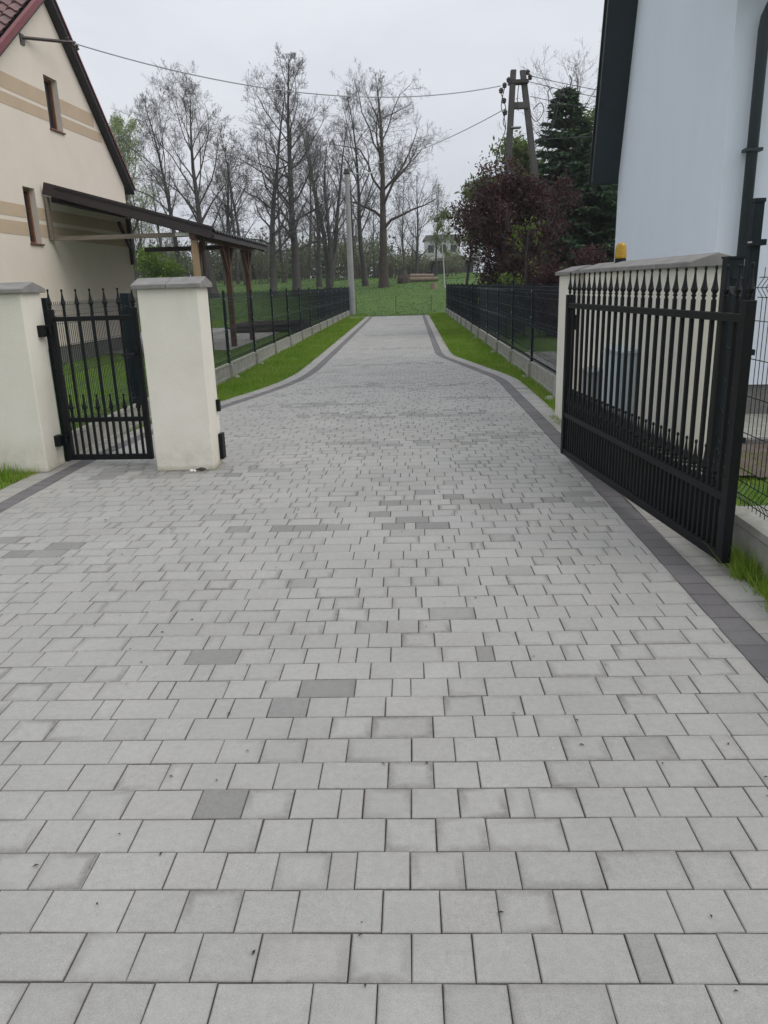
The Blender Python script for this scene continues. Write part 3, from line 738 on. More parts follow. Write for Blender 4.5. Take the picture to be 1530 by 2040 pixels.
# roof: two slopes with verge overhang, far slope 45 deg, near slope flatter
OV = .20
def zroof(u): return ZA - (u - UA) * (ZA - ZE1) / (UE1 - UA) if u > UA else ZA - (UA - u) * (ZA - ZE0) / (UA - UE0)
rf = obj('roof', MB().hexa([(-9.3, UA, ZA + .02), (OV, UA, ZA + .02), (OV, UE1 + .22, zroof(UE1 + .22) + .02), (-9.3, UE1 + .22, zroof(UE1 + .22) + .02),
     (-9.3, UA, ZA + .17), (OV, UA, ZA + .17), (OV, UE1 + .22, zroof(UE1 + .22) + .17), (-9.3, UE1 + .22, zroof(UE1 + .22) + .17)]), 'soffit_dark', lh)
obj('near_slope', MB().hexa([(-9.3, UE0 - .5, zroof(UE0 - .5) + .02), (OV, UE0 - .5, zroof(UE0 - .5) + .02), (OV, UA - .001, ZA + .02), (-9.3, UA - .001, ZA + .02),
     (-9.3, UE0 - .5, zroof(UE0 - .5) + .15), (OV, UE0 - .5, zroof(UE0 - .5) + .15), (OV, UA - .001, ZA + .15), (-9.3, UA - .001, ZA + .15)]), 'soffit_dark', rf)
obj('far_covering', MB().hexa([(-9.3, UA, ZA + .175), (OV + .03, UA, ZA + .175), (OV + .03, UE1 + .27, zroof(UE1 + .27) + .175), (-9.3, UE1 + .27, zroof(UE1 + .27) + .175),
     (-9.3, UA, ZA + .235), (OV + .03, UA, ZA + .235), (OV + .03, UE1 + .27, zroof(UE1 + .27) + .235), (-9.3, UE1 + .27, zroof(UE1 + .27) + .235)]), 'verge_red', rf)
# verge trim of the near slope
obj('verge_trim', MB().beam((OV + .015, UE0 - .5, zroof(UE0 - .5) + .19), (OV + .015, UA, ZA + .19), .10, .13), 'verge_red', rf)
# tiles of the near slope, one by one
sl_ang = math.atan2(ZA - ZE0, UA - UE0); TW, TH = .30, .34
tm = MB(); seg = 8
for j in range(2):
    for i in range(seg + 1):
        x = TW * i / seg - TW / 2; z = .045 * math.cos(2 * math.pi * (i / seg - .3)) + (.0 if j else .05)
        tm.v.append((x, -TH * .62 if j == 0 else TH * .5, z))
for i in range(seg + 1):
    v = tm.v[i]; tm.v.append((v[0], v[1], v[2] - .03))
for i in range(seg):
    tm.f.append((i, i + 1, seg + 2 + i, seg + 1 + i)); tm.f.append((i + 1, i, 2 * seg + 2 + i, 2 * seg + 3 + i))
TILE = tm.mesh('roof_tile', smooth=False); TILE.materials.append(MATS['tile_red'])
for r_ in range(14):
    for c_ in range(9):
        u = UA - .2 - r_ * TH * math.cos(sl_ang); x = OV - .15 - TW * .5 - c_ * TW
        o = obj('roof_tile', TILE, None, rf); o.location = (x, u, zroof(u) + .24); o.rotation_euler = (sl_ang, 0, random.uniform(-.01, .01))
# service bracket with insulators for the cable
br = thing('service_bracket', 'black iron service bracket on the cream gable holding the overhead cable', 'bracket', (-8.0, 23.0, 0), -math.atan(.05))
obj('arm', MB().tube([(.01, -4.50, 6.86), (.42, -3.55, 7.02), (.60, -3.18, 7.08)], .035, 8), 'insulator', br)
obj('foot_plate', MB().box(.007, -4.58, 6.72, .03, -4.42, 6.93), 'insulator', br)
for k in range(3): obj('insulator', MB().lathe([(.02, 0), (.05, .02), (.05, .05), (.025, .07), (.045, .09), (.02, .12)], 8, (.50 + .05 * k, -3.35 + .12 * k, 7.04 - .05 * k)), 'insulator', br)

# ------------------------------------------------------------------ carport
cp = thing('carport', 'timber carport with brown fascia leaning against the cream gable house', 'carport', (-4.9, 18.6, 0))
def lc(x, y, z): return (x + 4.9, y - 18.6, z)
YN, YF, XO, XI = 18.4, 25.6, -4.42, -8.2
ZI, ZO = 3.86, 2.80
obj('barge_board', MB().beam(lc(XI + .03, YN, ZI - .02), lc(XO, YN, ZO - .02), .05, .26), 'fascia_brown', cp)
obj('roof_deck', MB().hexa([lc(XI + .1, YN + .03, ZI - .04), lc(XO, YN + .03, ZO - .04), lc(XO, YF, ZO - .04), lc(XI + .35, YF, ZI - .04), lc(XI + .1, YN + .03, ZI + .0), lc(XO, YN + .03, ZO + .0), lc(XO, YF, ZO + .0), lc(XI + .35, YF, ZI + .0)]), 'fascia_brown', cp)
ct = MB(); ncol = 24; sl2 = (ZI - ZO) / (XO - XI)
for i in range(ncol * 6 + 1):
    y = YN - .05 + (YF - YN + .1) * i / (ncol * 6); zc = .045 + .022 * math.cos(2 * math.pi * i / 6)
    for x in (XI + .3, XO + .06):
        ct.v.append(lc(x, y, ZI - (x - XI) * sl2 + zc)); ct.v.append(lc(x, y, ZI - (x - XI) * sl2 + zc - .03))
for i in range(ncol * 6):
    a = i * 4; b = a + 4
    ct.f += [(a, a + 2, b + 2, b), (a + 2, a + 3, b + 3, b + 2), (a + 1, b + 1, b + 3, a + 3)]
obj('roof_covering', ct, 'tile_dark', cp)
obj('eave_board', MB().box(*lc(XO - .02, YN + .03, ZO - .14), *lc(XO + .02, YF, ZO - .045)), 'fascia_brown', cp)
obj('eave_beam', MB().box(*lc(-4.98, YN + .05, 2.66), *lc(-4.84, YF - .1, 2.81)), 'wood_brown', cp)
obj('tie_beam', MB().box(*lc(-8.15, 18.54, 2.72), *lc(-4.99, 18.62, 2.82)), 'wood_grey', cp)
obj('tie_label', MB().box(*lc(-5.32, 18.53, 2.74), *lc(-5.0, 18.538, 2.81)), 'sticker_white', cp)
obj('far_tie_beam', MB().box(*lc(-8.0, 24.43, 2.70), *lc(-4.99, 24.52, 2.83)), 'fascia_brown', cp)
obj('wall_board', MB().box(*lc(-8.19, 18.42, 2.74), *lc(-8.13, 18.56, 3.66)), 'wood_grey', cp)
obj('wall_plate', MB().box(*lc(-8.13, 18.64, 3.56), *lc(-7.98, 23.0, 3.68)), 'fascia_brown', cp)
for k in range(6):
    y = 18.9 + k * 1.25
    obj('rafter', MB().beam(lc(-8.0, y, ZI - .16), lc(XO - .04, y, ZO - .11 ), .07, .12), 'fascia_brown', cp)
for i, y in enumerate((18.6, 21.85, 24.48)):
    mname = 'wood_pale' if i == 0 else 'wood_brown'
    obj('post', MB().box(*lc(-4.98, y - .07, -.03), *lc(-4.84, y + .07, 2.655)), mname, cp, bevel=.006)
    for sgn in (-1, 1):
        if i == 0 and sgn < 0: continue
        obj('brace', MB().beam(lc(-4.91, y + sgn * .06, 1.95), lc(-4.91, y + sgn * .60, 2.62), .09, .10, (1, 0, 0)), mname if i else 'wood_brown', cp)
obj('wall_brace', MB().beam(lc(-7.94, 23.03, 2.75), lc(-7.97, 22.4, 3.4), .07, .08, (1, 0, 0)), 'fascia_brown', cp)
obj('wall_post', MB().box(*lc(-8.02, 23.05, 2.3), *lc(-7.9, 23.2, 3.55)), 'fascia_brown', cp)
obj('downpipe', MB().tube([lc(-4.70, 18.62, 2.72), lc(-4.76, 18.75, 2.4), lc(-4.76, 18.75, 0)], .045, 10), 'fascia_brown', cp)
# sandbox of dark logs on the patio
sbx = thing('sandbox', 'low dark timber sandbox frame standing on the patio behind the carport', 'sandbox', (-5.3, 29.6, 0))
for a, b in (((-1.0, -1.0), (1.35, -1.0)), ((-1.0, 1.0), (1.35, 1.0)), ((-1.1, -1.1), (-1.1, 1.1)), ((1.45, -1.1), (1.45, 1.1))):
    for z in (.09, .25): obj('log', MB().tube([(a[0], a[1], z), (b[0], b[1], z)], .085, 8), 'bark_brown', sbx)
obj('sand', MB().box(-1.0, -.95, 0, 1.35, .95, .16), 'soil', sbx)
tap = thing('garden_tap', 'small blue garden standpipe near the carport posts', 'standpipe', (-5.2, 22.3, 0))
obj('pipe', MB().tube([(0, 0, 0), (0, 0, .42), (.04, -.02, .48), (.1, -.02, .46)], .03, 8), 'blue_paint', tap)
obj('handle', MB().tube([(-.05, 0, .46), (.05, 0, .46)], .012, 6), 'blue_paint', tap)

# ------------------------------------------------------------------ right house
S2 = .10
rh = thing('white_house', 'white rendered house with dark roof overhang at the right edge', 'house', (3.31, 8.83, 0), -math.atan(S2))
# local y along the gable wall, local -x faces the drive
gp = [(0, .33), (7.07, .33), (7.07, 3.36), (4.77, 8.6), (0, 4.85)]
bm = MB(); nP = len(gp)
bm.add([(0, u, z) for u, z in gp] + [(9, u, z) for u, z in gp], [tuple(range(nP)), tuple(range(nP, 2 * nP))[::-1]] + [(i, (i + 1) % nP, nP + (i + 1) % nP, nP + i) for i in range(nP)])
obj('wall', bm, 'stucco_white', rh)
obj('plinth', MB().box(.03, .03, -.1, 8.9, 7.04, .3295), 'plinth_grey', rh)
def slope(nm, a, b, th, m, x0=-.48, lift=.004):
    (ua, za), (ub, zb) = a, b; d = Vector((0, ub - ua, zb - za)).normalized(); nrm = Vector((0, -d.z, d.y))
    if nrm.z < 0: nrm = -nrm
    A, B = Vector((0, ua, za)) + nrm * lift, Vector((0, ub, zb)) + nrm * lift
    pts = [A, B, B + nrm * th, A + nrm * th]
    return obj(nm, MB().prism([(p.y, p.z) for p in pts], 'x', x0, 9.3), m, rh)
dq = Vector((7.07 - 4.77, 3.36 - 8.6)).normalized()
rr1 = slope('far_roof_slope', (4.77, 8.6), (7.07 + dq.x * .12, 3.36 + dq.y * .12), .2, 'soffit_blue')
slope('far_covering', (4.77, 8.6), (7.07 + dq.x * .2, 3.36 + dq.y * .2), .05, 'tile_dark', -.52, .206)
dn = Vector((0 - 4.77, 4.85 - 8.6)).normalized()
slope('near_roof_slope', (0 + dn.x * .55, 4.85 + dn.y * .55), (4.77, 8.6), .2, 'soffit_blue')
# gutter, downpipe on the wall facing the camera
obj('gutter', MB().tube([(-.45, -.47, 4.44), (9.2, -.47, 4.44)], .06, 10), 'soffit_blue', rh)
obj('downpipe', MB().tube([(.42, -.47, 4.42), (.41, -.45, 4.36), (.36, -.30, 4.20), (.29, -.13, 4.02), (.26, -.095, 3.93), (.25, -.09, 3.82), (.25, -.09, .2)], .055, 14), 'soffit_blue', rh, smooth=True)
for z in (2.72, 1.2): obj('pipe_clamp', MB().box(.165, -.16, z, .335, -.02, z + .03), 'soffit_blue', rh)

# ------------------------------------------------------------------ poles and wires
pole = thing('lamp_pole', 'pale concrete street lamp pole at the end of the left fence', 'pole', (-3.12, 43.6, -.05))
obj('shaft', MB().lathe([(.19, -.3), (.19, .0), (.11, 7.35)], 14), 'concrete_pole', pole, smooth=False)
obj('cap', MB().lathe([(.13, 7.2), (.15, 7.25), (.15, 7.42), (.10, 7.48)], 12), 'insulator', pole)
obj('arm', MB().tube([(.0, 0, 7.28), (.6, .1, 7.22), (1.2, .2, 7.25), (1.7, .3, 7.4)], .022, 6), 'galvanised', pole)
obj('lamp_head', MB().hexa([(1.1, .12, 7.20), (1.65, .2, 7.30), (1.65, .36, 7.30), (1.1, .28, 7.20), (1.1, .15, 7.27), (1.65, .24, 7.40), (1.65, .32, 7.40), (1.1, .25, 7.27)]), 'galvanised', pole)
ap = thing('power_pole', 'old two legged concrete power pole rising behind the purple tree', 'pole', (4.0, 28.0, -.05))
def taper(mb, a, b, w0, w1):
    a, b = Vector(a), Vector(b)
    P = lambda c, w_: [c + Vector((-w_ / 2, -w_ / 2, 0)), c + Vector((w_ / 2, -w_ / 2, 0)), c + Vector((w_ / 2, w_ / 2, 0)), c + Vector((-w_ / 2, w_ / 2, 0))]
    return mb.hexa(P(a, w0) + P(b, w1))
obj('left_leg', taper(MB(), (-.85, 0, -.2), (-.47, 0, 8.12), .26, .18), 'concrete_old', ap, bevel=.02)
obj('right_leg', taper(MB(), (1.10, .1, -.2), (-.16, .1, 8.12), .26, .18), 'concrete_old', ap, bevel=.02)
obj('crosspiece', MB().box(-.42, -.1, 6.98, .0, .12, 7.16), 'concrete_old', ap)
obj('lower_band', MB().box(-.75, -.15, 3.6, -.45, .15, 3.64), 'galvanised', ap)
for z in (6.4, 5.0, 4.4): obj('strap', MB().box(-.82 + z * .046, -.16, z, -.38 + z * .028, .16, z + .03), 'galvanised', ap)
obj('top_bracket', MB().box(-.62, -.12, 7.72, .02, .25, 7.82), 'insulator', ap)
for p in ((-.62, 0, 7.75), (-.75, 0, 7.6), (-.86, 0, 7.45), (-.72, 0, 6.8), (-.76, 0, 7.15), (.1, .2, 7.85), (.02, .2, 8.0)):
    obj('insulator', MB().lathe([(.03, 0), (.075, .03), (.06, .07), (.085, .09), (.06, .14), (.02, .17)], 8, p), 'insulator', ap)
rnd = random.Random(5)
for pts in ([(-.75, 0, 7.6), (-.85, 0, 7.1), (-.74, 0, 6.7), (-.72, 0, 6.3), (-.98, -.05, 5.6), (-1.0, -.1, 4.2), (-.98, -.1, 0)],
            [(-.86, 0, 7.45), (-.70, 0, 7.0), (-.78, 0, 6.6), (-.68, 0, 6.4)], [(.0, 0, 7.0), (.3, .1, 6.6), (.55, .1, 6.9), (.45, .1, 7.15), (.2, .1, 6.95)],
            [(-.3, -.1, 7.7), (-.34, -.1, 7.2), (-.3, -.1, 6.9)], [(.35, .2, 6.3), (.8, .2, 6.2), (.95, .2, 7.2), (1.25, .2, 7.65)], [(.5, .2, 6.1), (.9, .2, 6.5), (1.1, .2, 7.4), (1.3, .2, 7.5)], [(.62, .2, 6.1), (.75, .2, 6.9), (.7, .2, 7.5), (.9, .2, 7.6)]):
    P_ = [Vector(p) for p in pts]; P_ = [P_[0]] + P_ + [P_[-1]]; sm_ = []
    for i in range(1, len(P_) - 2):
        for k in range(6):
            t_ = k / 6; a, b, c, d = P_[i - 1:i + 3]
            sm_.append(.5 * ((2 * b) + (c - a) * t_ + (2 * a - 5 * b + 4 * c - d) * t_ ** 2 + (3 * b - a - 3 * c + d) * t_ ** 3))
    sm_.append(P_[-1]); obj('jumper_cable', MB().tube(sm_, .014, 5), 'cable', ap)
for p in ((1.15, .2, 7.45), (1.3, .2, 7.5), (1.2, .2, 7.3), (1.05, .2, 7.05)): obj('insulator', MB().lathe([(.02, 0), (.06, .03), (.06, .08), (.02, .12)], 7, p), 'insulator', ap)
obj('hook', MB().tube([(1.25, .2, 7.55), (1.42, .2, 7.62), (1.45, .2, 7.8), (1.38, .2, 7.95)], .02, 5), 'cable', ap)
def wire(a, b, sag, r_, m, label):
    a, b = Vector(a), Vector(b); pts = []
    for i in range(25):
        t_ = i / 24; p = a.lerp(b, t_); p.z -= sag * 4 * t_ * (1 - t_); pts.append(p)
    tag(obj('overhead_wire', MB().tube(pts, r_, 6), m), label, 'wire')
wire((-7.55, 19.75, 7.05), (3.12, 28.0, 7.62), .66, .015, 'cable_grey', 'thick overhead cable sagging from the gable house to the power pole top')
wire((-3.12, 43.5, 7.42), (3.3, 28.0, 6.95), .35, .014, 'cable_grey', 'overhead cable from the concrete lamp pole up to the power pole')
wire((4.1, 28.1, 7.9), (16, 31, 7.6), .5, .010, 'cable', 'topmost thin wire running right from the power pole')
wire((4.0, 28.1, 7.75), (16, 31, 7.2), .5, .010, 'cable', 'second thin wire running right from the power pole')
wire((4.1, 28.1, 7.3), (16, 31, 6.8), .4, .010, 'cable', 'third thin wire running right from the power pole')
wire((4.3, 28.1, 6.0), (15, 28, 7.0), .25, .016, 'cable', 'lowest dark cable from the power pole towards the white house')

# ------------------------------------------------------------------ trees
def grow_tree(seed, H, r0, lean=(0, 0), first=.25, nlimb=16, limb=.42, ang=(35, 60), up_=.25, levels=3, kids=(8, 7, 8), spread=1.0, wob=.12, stems=1, minr=.0055, leader=1.0, thick=1.0):
    """returns (wood MB, twig MB, twig points)"""
    rnd = random.Random(seed); wood, twig, tips = MB(), MB(), []
    def path(p, d, length, nseg, wobble, upw):
        pts = [p.copy()]; d = d.normalized()
        for i in range(nseg):
            d = (d + Vector((rnd.gauss(0, wobble), rnd.gauss(0, wobble), rnd.gauss(0, wobble) + upw / nseg))).normalized()
            p = p + d * (length / nseg); pts.append(p.copy())
        return pts
    def at(pts, t):
        k = t * (len(pts) - 1); i = min(int(k), len(pts) - 2); return pts[i].lerp(pts[i + 1], k - i), (pts[i + 1] - pts[i]).normalized()
    def branch(p, d, length, rad, lv):
        nseg = 5 if lv == 1 else (4 if lv == 2 else (3 if lv == 3 else 2))
        pts = path(p, d, length, nseg, wob * (1 + .3 * lv), up_)
        rr = [max(minr * .7, rad * (1 - .8 * i / nseg)) for i in range(nseg + 1)]
        (wood if lv == 1 else twig).tube(pts, rr, 5 if lv == 1 else 3, False)
        if lv >= 2: tips.extend(pts[1:])
        if lv > levels: return
        nk = kids[lv - 1]; nk = max(1, int(nk * rnd.uniform(.75, 1.25)))
        for i in range(nk):
            t_ = rnd.uniform(.18, 1.0) if lv == 1 else rnd.uniform(.1, 1.0)
            q, dd = at(pts, t_)
            a = rnd.uniform(0, 2 * math.pi); o1 = dd.orthogonal().normalized(); o2 = dd.cross(o1)
            th = R(rnd.uniform(28, 58)); nd = dd * math.cos(th) + (o1 * math.cos(a) + o2 * math.sin(a)) * math.sin(th)
            ln = length * rnd.uniform(.30, .58) * (1.15 - .5 * t_)
            branch(q, nd, ln, max(minr, rad * (1 - .75 * t_) * .5), lv + 1)
    for s in range(stems):
        d0 = Vector((lean[0] + (rnd.uniform(-.28, .28) if stems > 1 else 0), lean[1] + (rnd.uniform(-.2, .2) if stems > 1 else 0), 1))
        Hs = H * (1 if s == 0 else rnd.uniform(.75, .98)); rs = r0 * (1 if stems == 1 else .75)
        tr = path(Vector((rnd.uniform(-.2, .2) * (s > 0), 0, -.3)), d0, Hs, 12, .035, .1)
        rr = [max(.02, rs * (1 - .93 * (i / 12) ** .9) * (1.35 if i == 0 else 1)) for i in range(13)]
        wood.tube(tr, rr, 9, False)
        for i in range(nlimb):
            t_ = first + (1 - first) * (i + rnd.random()) / nlimb; t_ = min(t_, .985)
            q, dd = at(tr, t_); a = i * 2.4 + rnd.uniform(-.5, .5)
            th = R(rnd.uniform(*ang)) * (1.1 - .45 * t_)
            nd = dd * math.cos(th) + Vector((math.cos(a), math.sin(a), 0)) * math.sin(th)
            prof = math.sin(math.pi * min(1, max(0, (t_ - first) / (1 - first) * .78 + .22))) ** .7
            ln = Hs * limb * spread * prof * rnd.uniform(.65, 1.1)
            branch(q, nd, max(ln, Hs * .05), max(minr * 1.5, rs * (1 - .9 * t_) * .40 * thick), 1)
    return wood, twig, tips
def leaf_quads(points, n, size, jitter, aspect=1.0, droop=0.0, seed=0):
    rg = np.random.default_rng(seed); P = np.array([(p[0], p[1], p[2]) for p in points]); idx = rg.integers(0, len(P), n)
    c = P[idx] + rg.normal(0, jitter, (n, 3))
    a = rg.normal(0, 1, (n, 3)); a[:, 2] -= droop; a /= np.linalg.norm(a, axis=1)[:, None]
    b = rg.normal(0, 1, (n, 3)); b -= a * (a * b).sum(1)[:, None]; b /= np.linalg.norm(b, axis=1)[:, None]
    s = size * rg.uniform(.6, 1.3, n)[:, None]; A = a * s * aspect; B = b * s * .5
    v = np.stack([c - A * .5, c + B * .6, c + A * .5, c - B * .6], 1)
    return v.reshape(-1, 3)
def put_tree(name, label, seed, x, y, group=None, bark='bark', twigm='twig', leaves=None, cat='tree', **kw):
    t = thing(name, label, cat, (x, y, ground_z(x, y)), 0, group)
    wd, tw, tips = grow_tree(seed, **kw)
    obj('trunk', wd, bark, t, smooth=True); obj('crown', tw, twigm, t)
    if leaves:
        n, size, jit, asp, drp, m = leaves
        obj('foliage', np_mesh('foliage', leaf_quads(tips, n, size, jit, asp, drp, seed), 4), m, t)
    return t
GT = 'bare trees along the meadow'
put_tree('bare_tree', 'tall bare tree leaning left, rising above the carport fascia', 21, -12.7, 52, GT, H=12.2, r0=.30, lean=(-.07, 0), first=.28, nlimb=20, limb=.40, ang=(25, 50), kids=(9, 7, 8))
put_tree('bare_tree', 'shorter bare forked tree just right of the leaning tree above the carport', 22, -11.9, 53, GT, H=9.2, r0=.22, first=.2, nlimb=18, limb=.42, ang=(25, 50), kids=(8, 7, 8))
put_tree('bare_tree', 'tall bare tree just left of the tallest tree', 23, -9.0, 53, GT, H=12.8, r0=.27, lean=(-.05, 0), first=.22, nlimb=26, limb=.33, ang=(45, 75), up_=.2, kids=(8, 7, 8))
put_tree('bare_tree', 'tallest bare tree with straight trunk and rounded top', 24, -7.55, 54, GT, H=14.6, r0=.33, lean=(-.005, 0), first=.2, nlimb=30, limb=.30, ang=(45, 75), up_=.25, kids=(8, 7, 8))
put_tree('bare_tree', 'bare tree with several upright stems right of the tallest tree', 25, -5.45, 55, GT, H=12.2, r0=.32, first=.22, nlimb=13, limb=.34, ang=(18, 38), up_=.45, stems=3, kids=(7, 5, 8))
put_tree('bare_tree', 'slim bare tree between the tallest tree and the many stemmed tree', 26, -6.7, 60, GT, H=12.2, r0=.22, first=.25, nlimb=20, limb=.32, ang=(20, 45), up_=.4, kids=(7, 5, 8))
put_tree('bare_tree', 'bare tree standing directly behind the concrete lamp pole', 27, -3.2, 60, GT, H=12.8, r0=.24, lean=(-.05, 0), first=.3, nlimb=20, limb=.34, ang=(25, 50), up_=.4, kids=(8, 6, 8))
put_tree('bare_tree', 'broad bare tree with crooked limbs right of the lamp pole', 28, -1.75, 57, GT, bark='bark_brown', H=13.2, r0=.36, lean=(-.03, 0), first=.3, nlimb=17, limb=.42, ang=(35, 65), up_=.35, wob=.2, kids=(9, 7, 8), thick=1.2)
put_tree('bare_tree', 'small bare tree with open crown left of the purple tree', 29, .7, 66, GT, H=8.2, r0=.17, first=.2, nlimb=15, limb=.45, ang=(30, 60), up_=.3, kids=(7, 5, 2), lean=(.03, 0))
put_tree('bare_tree', 'bare tree furthest left beside the pale green willow', 30, -16.2, 57, GT, H=12.6, r0=.24, first=.3, nlimb=20, limb=.36, ang=(25, 50), up_=.35, kids=(8, 7, 8))
put_tree('willow_tree', 'pale green willow peeking out beside the gable roof', 31, -20.6, 60, None, bark='bark_brown', twigm='twig_brown', H=12.4, r0=.3, first=.2, nlimb=22, limb=.34, ang=(15, 35), up_=.5, kids=(8, 6, 2), leaves=(5200, .13, .15, 1.8, .6, 'leaf_willow'))
put_tree('bare_tree', 'bare tree crown showing behind the spruce top at the right', 32, 9.3, 45, None, H=11.8, r0=.22, first=.4, nlimb=16, limb=.42, ang=(30, 60), up_=.3, kids=(8, 6, 2))
# protos for the thinner trees further back
bgl = [('slim far tree left of the leaning tree', -19.4, 64, 9.2, 1), ('slim far tree behind the carport eave', -13.4, 66, 12.0, 2), ('slim far tree in the gap left of the tallest trunk', -10.6, 68, 11.0, 3), ('slim far tree right behind the many stemmed tree', -4.6, 68, 9.5, 1),
 ('slim far tree in the gap between lamp pole and broad tree', -2.6, 70, 10.5, 2), ('slim far tree just right of the broad tree', -.3, 72, 8.5, 3), ('slim far tree next to the white far house', 2.6, 76, 8.0, 1), ('slim far tree far left behind the willow', -24.5, 70, 10.5, 3),
 ('slim far tree in the gap under the overhead cable', -15.4, 72, 11.0, 1), ('slim far tree close behind the left straight tree', -9.3, 74, 12.5, 2), ('slim far tree behind the house corner', -22.0, 66, 10.0, 2)]
protos = {}
for k in (1, 2, 3): protos[k] = [q for q in grow_tree(60 + k, H=10, r0=.15, first=.22, nlimb=18, limb=.33, ang=(20, 48), up_=.35, kids=(7, 5, 3), minr=.0075)]
pm = {}
for k, (wd, tw, tips) in protos.items():
    a = wd.mesh('trunk', True); a.materials.append(MATS['bark']); b = tw.mesh('crown'); b.materials.append(MATS['twig'])
    c = np_mesh('foliage', leaf_quads(tips, 500, .10, .25, 1.2, .2, k), 4); c.materials.append(MATS['leaf_haze']); pm[k] = (a, b, c)
for i, (lab, x, y, h, k) in enumerate(bgl):
    t = thing('slim_tree', lab, 'tree', (x, y, ground_z(x, y)), i * 1.3, 'slim trees at the back of the meadow'); t.scale = (h / 10, h / 10, h / 10)
    for nm, me in zip(('trunk', 'crown', 'foliage'), pm[k]): obj(nm, me, None, t)
sr = random.Random(77)
for i in range(18):
    x = -26 + 28 * (i + sr.random()) / 18; y = sr.uniform(70, 82); h = sr.uniform(4.5, 7.5) * (1 if x < -3 else .75)
    t = thing('sapling', 'thin far sapling in the thicket behind the tall bare trees', 'tree', (x, y, ground_z(x, y)), sr.uniform(0, 6), 'saplings in the far thicket'); t.scale = (h / 10 * 1.15, h / 10 * 1.15, h / 10)
    for nm, me in zip(('trunk', 'crown', 'foliage'), pm[1 + i % 3]): obj(nm, me, None, t)
# light green deciduous trees at the right
put_tree('leafy_tree', 'light green budding tree between power pole and purple tree', 41, 5.5, 37, None, bark='bark_brown', twigm='twig_brown', H=7.4, r0=.15, first=.15, nlimb=20, limb=.36, ang=(20, 50), kids=(7, 5, 2), leaves=(14000, .13, .16, 1.5, .7, 'leaf_spring'))
put_tree('leafy_tree', 'light green drooping tree at the left of the purple tree top', 42, 2.75, 40, None, bark='bark_brown', twigm='twig_brown', H=6.2, r0=.11, first=.5, nlimb=16, limb=.30, ang=(25, 55), up_=-.2, kids=(6, 5, 2), leaves=(5000, .12, .15, 1.8, 1.2, 'leaf_spring'))
put_tree('leafy_tree', 'olive green tree between spruce and white house roof', 43, 8.4, 37, None, bark='bark_brown', twigm='twig_brown', H=8.6, r0=.16, first=.1, nlimb=22, limb=.36, ang=(25, 55), kids=(7, 5, 2), leaves=(22000, .14, .2, 1.4, .5, 'leaf_spring'))
put_tree('young_birch', 'thin young birch left of the purple tree', 44, 2.5, 55, None, bark='galvanised', twigm='twig_brown', H=5.2, r0=.06, first=.45, nlimb=12, limb=.25, ang=(30, 60), up_=-.3, kids=(4, 3, 1), leaves=(1800, .10, .12, 1.6, 1.0, 'leaf_spring'))
# purple leaved tree
put_tree('purple_tree', 'dense purple leaved tree behind the right mesh fence', 51, 3.5, 24.8, None, bark='bark', twigm='twig', H=4.35, r0=.16, first=.24, nlimb=21, limb=.50, ang=(35, 75), up_=.45, stems=3, kids=(7, 5, 2), minr=.006, leaves=(28000, .085, .12, 1.3, .3, 'leaf_plum'))
put_tree('purple_bush', 'lower purple shrub against the right mesh fence', 52, 4.5, 22.4, None, bark='bark', twigm='twig', H=2.3, r0=.10, first=.08, nlimb=16, limb=.55, ang=(35, 75), up_=.35, stems=3, kids=(6, 5, 2), minr=.006, cat='shrub', leaves=(12000, .08, .12, 1.3, .3, 'leaf_plum'))
put_tree('green_shrub', 'bright green shrub under the left side of the purple tree', 53, 2.75, 22.6, None, bark='bark', twigm='twig', H=1.9, r0=.05, first=.3, nlimb=10, limb=.5, ang=(30, 70), stems=2, kids=(5, 4, 1), minr=.005, cat='shrub', leaves=(420, .10, .08, 1.3, .2, 'leaf_bright'))
put_tree('green_shrub', 'small patch of green leaves inside the purple tree crown', 54, 3.3, 22.9, None, bark='bark', twigm='twig', H=3.3, r0=.04, first=.6, nlimb=7, limb=.28, ang=(30, 70), kids=(4, 3, 1), minr=.005, cat='shrub', leaves=(120, .09, .10, 1.3, .2, 'leaf_bright'))
put_tree('green_shrub', 'bright green bush behind the cream pillar under the carport', 55, -13.6, 44.5, None, bark='bark', twigm='twig', H=3.6, r0=.08, first=.1, nlimb=14, limb=.5, ang=(30, 70), stems=2, kids=(5, 4, 2), cat='shrub', leaves=(9000, .12, .18, 1.3, .2, 'leaf_bright'))
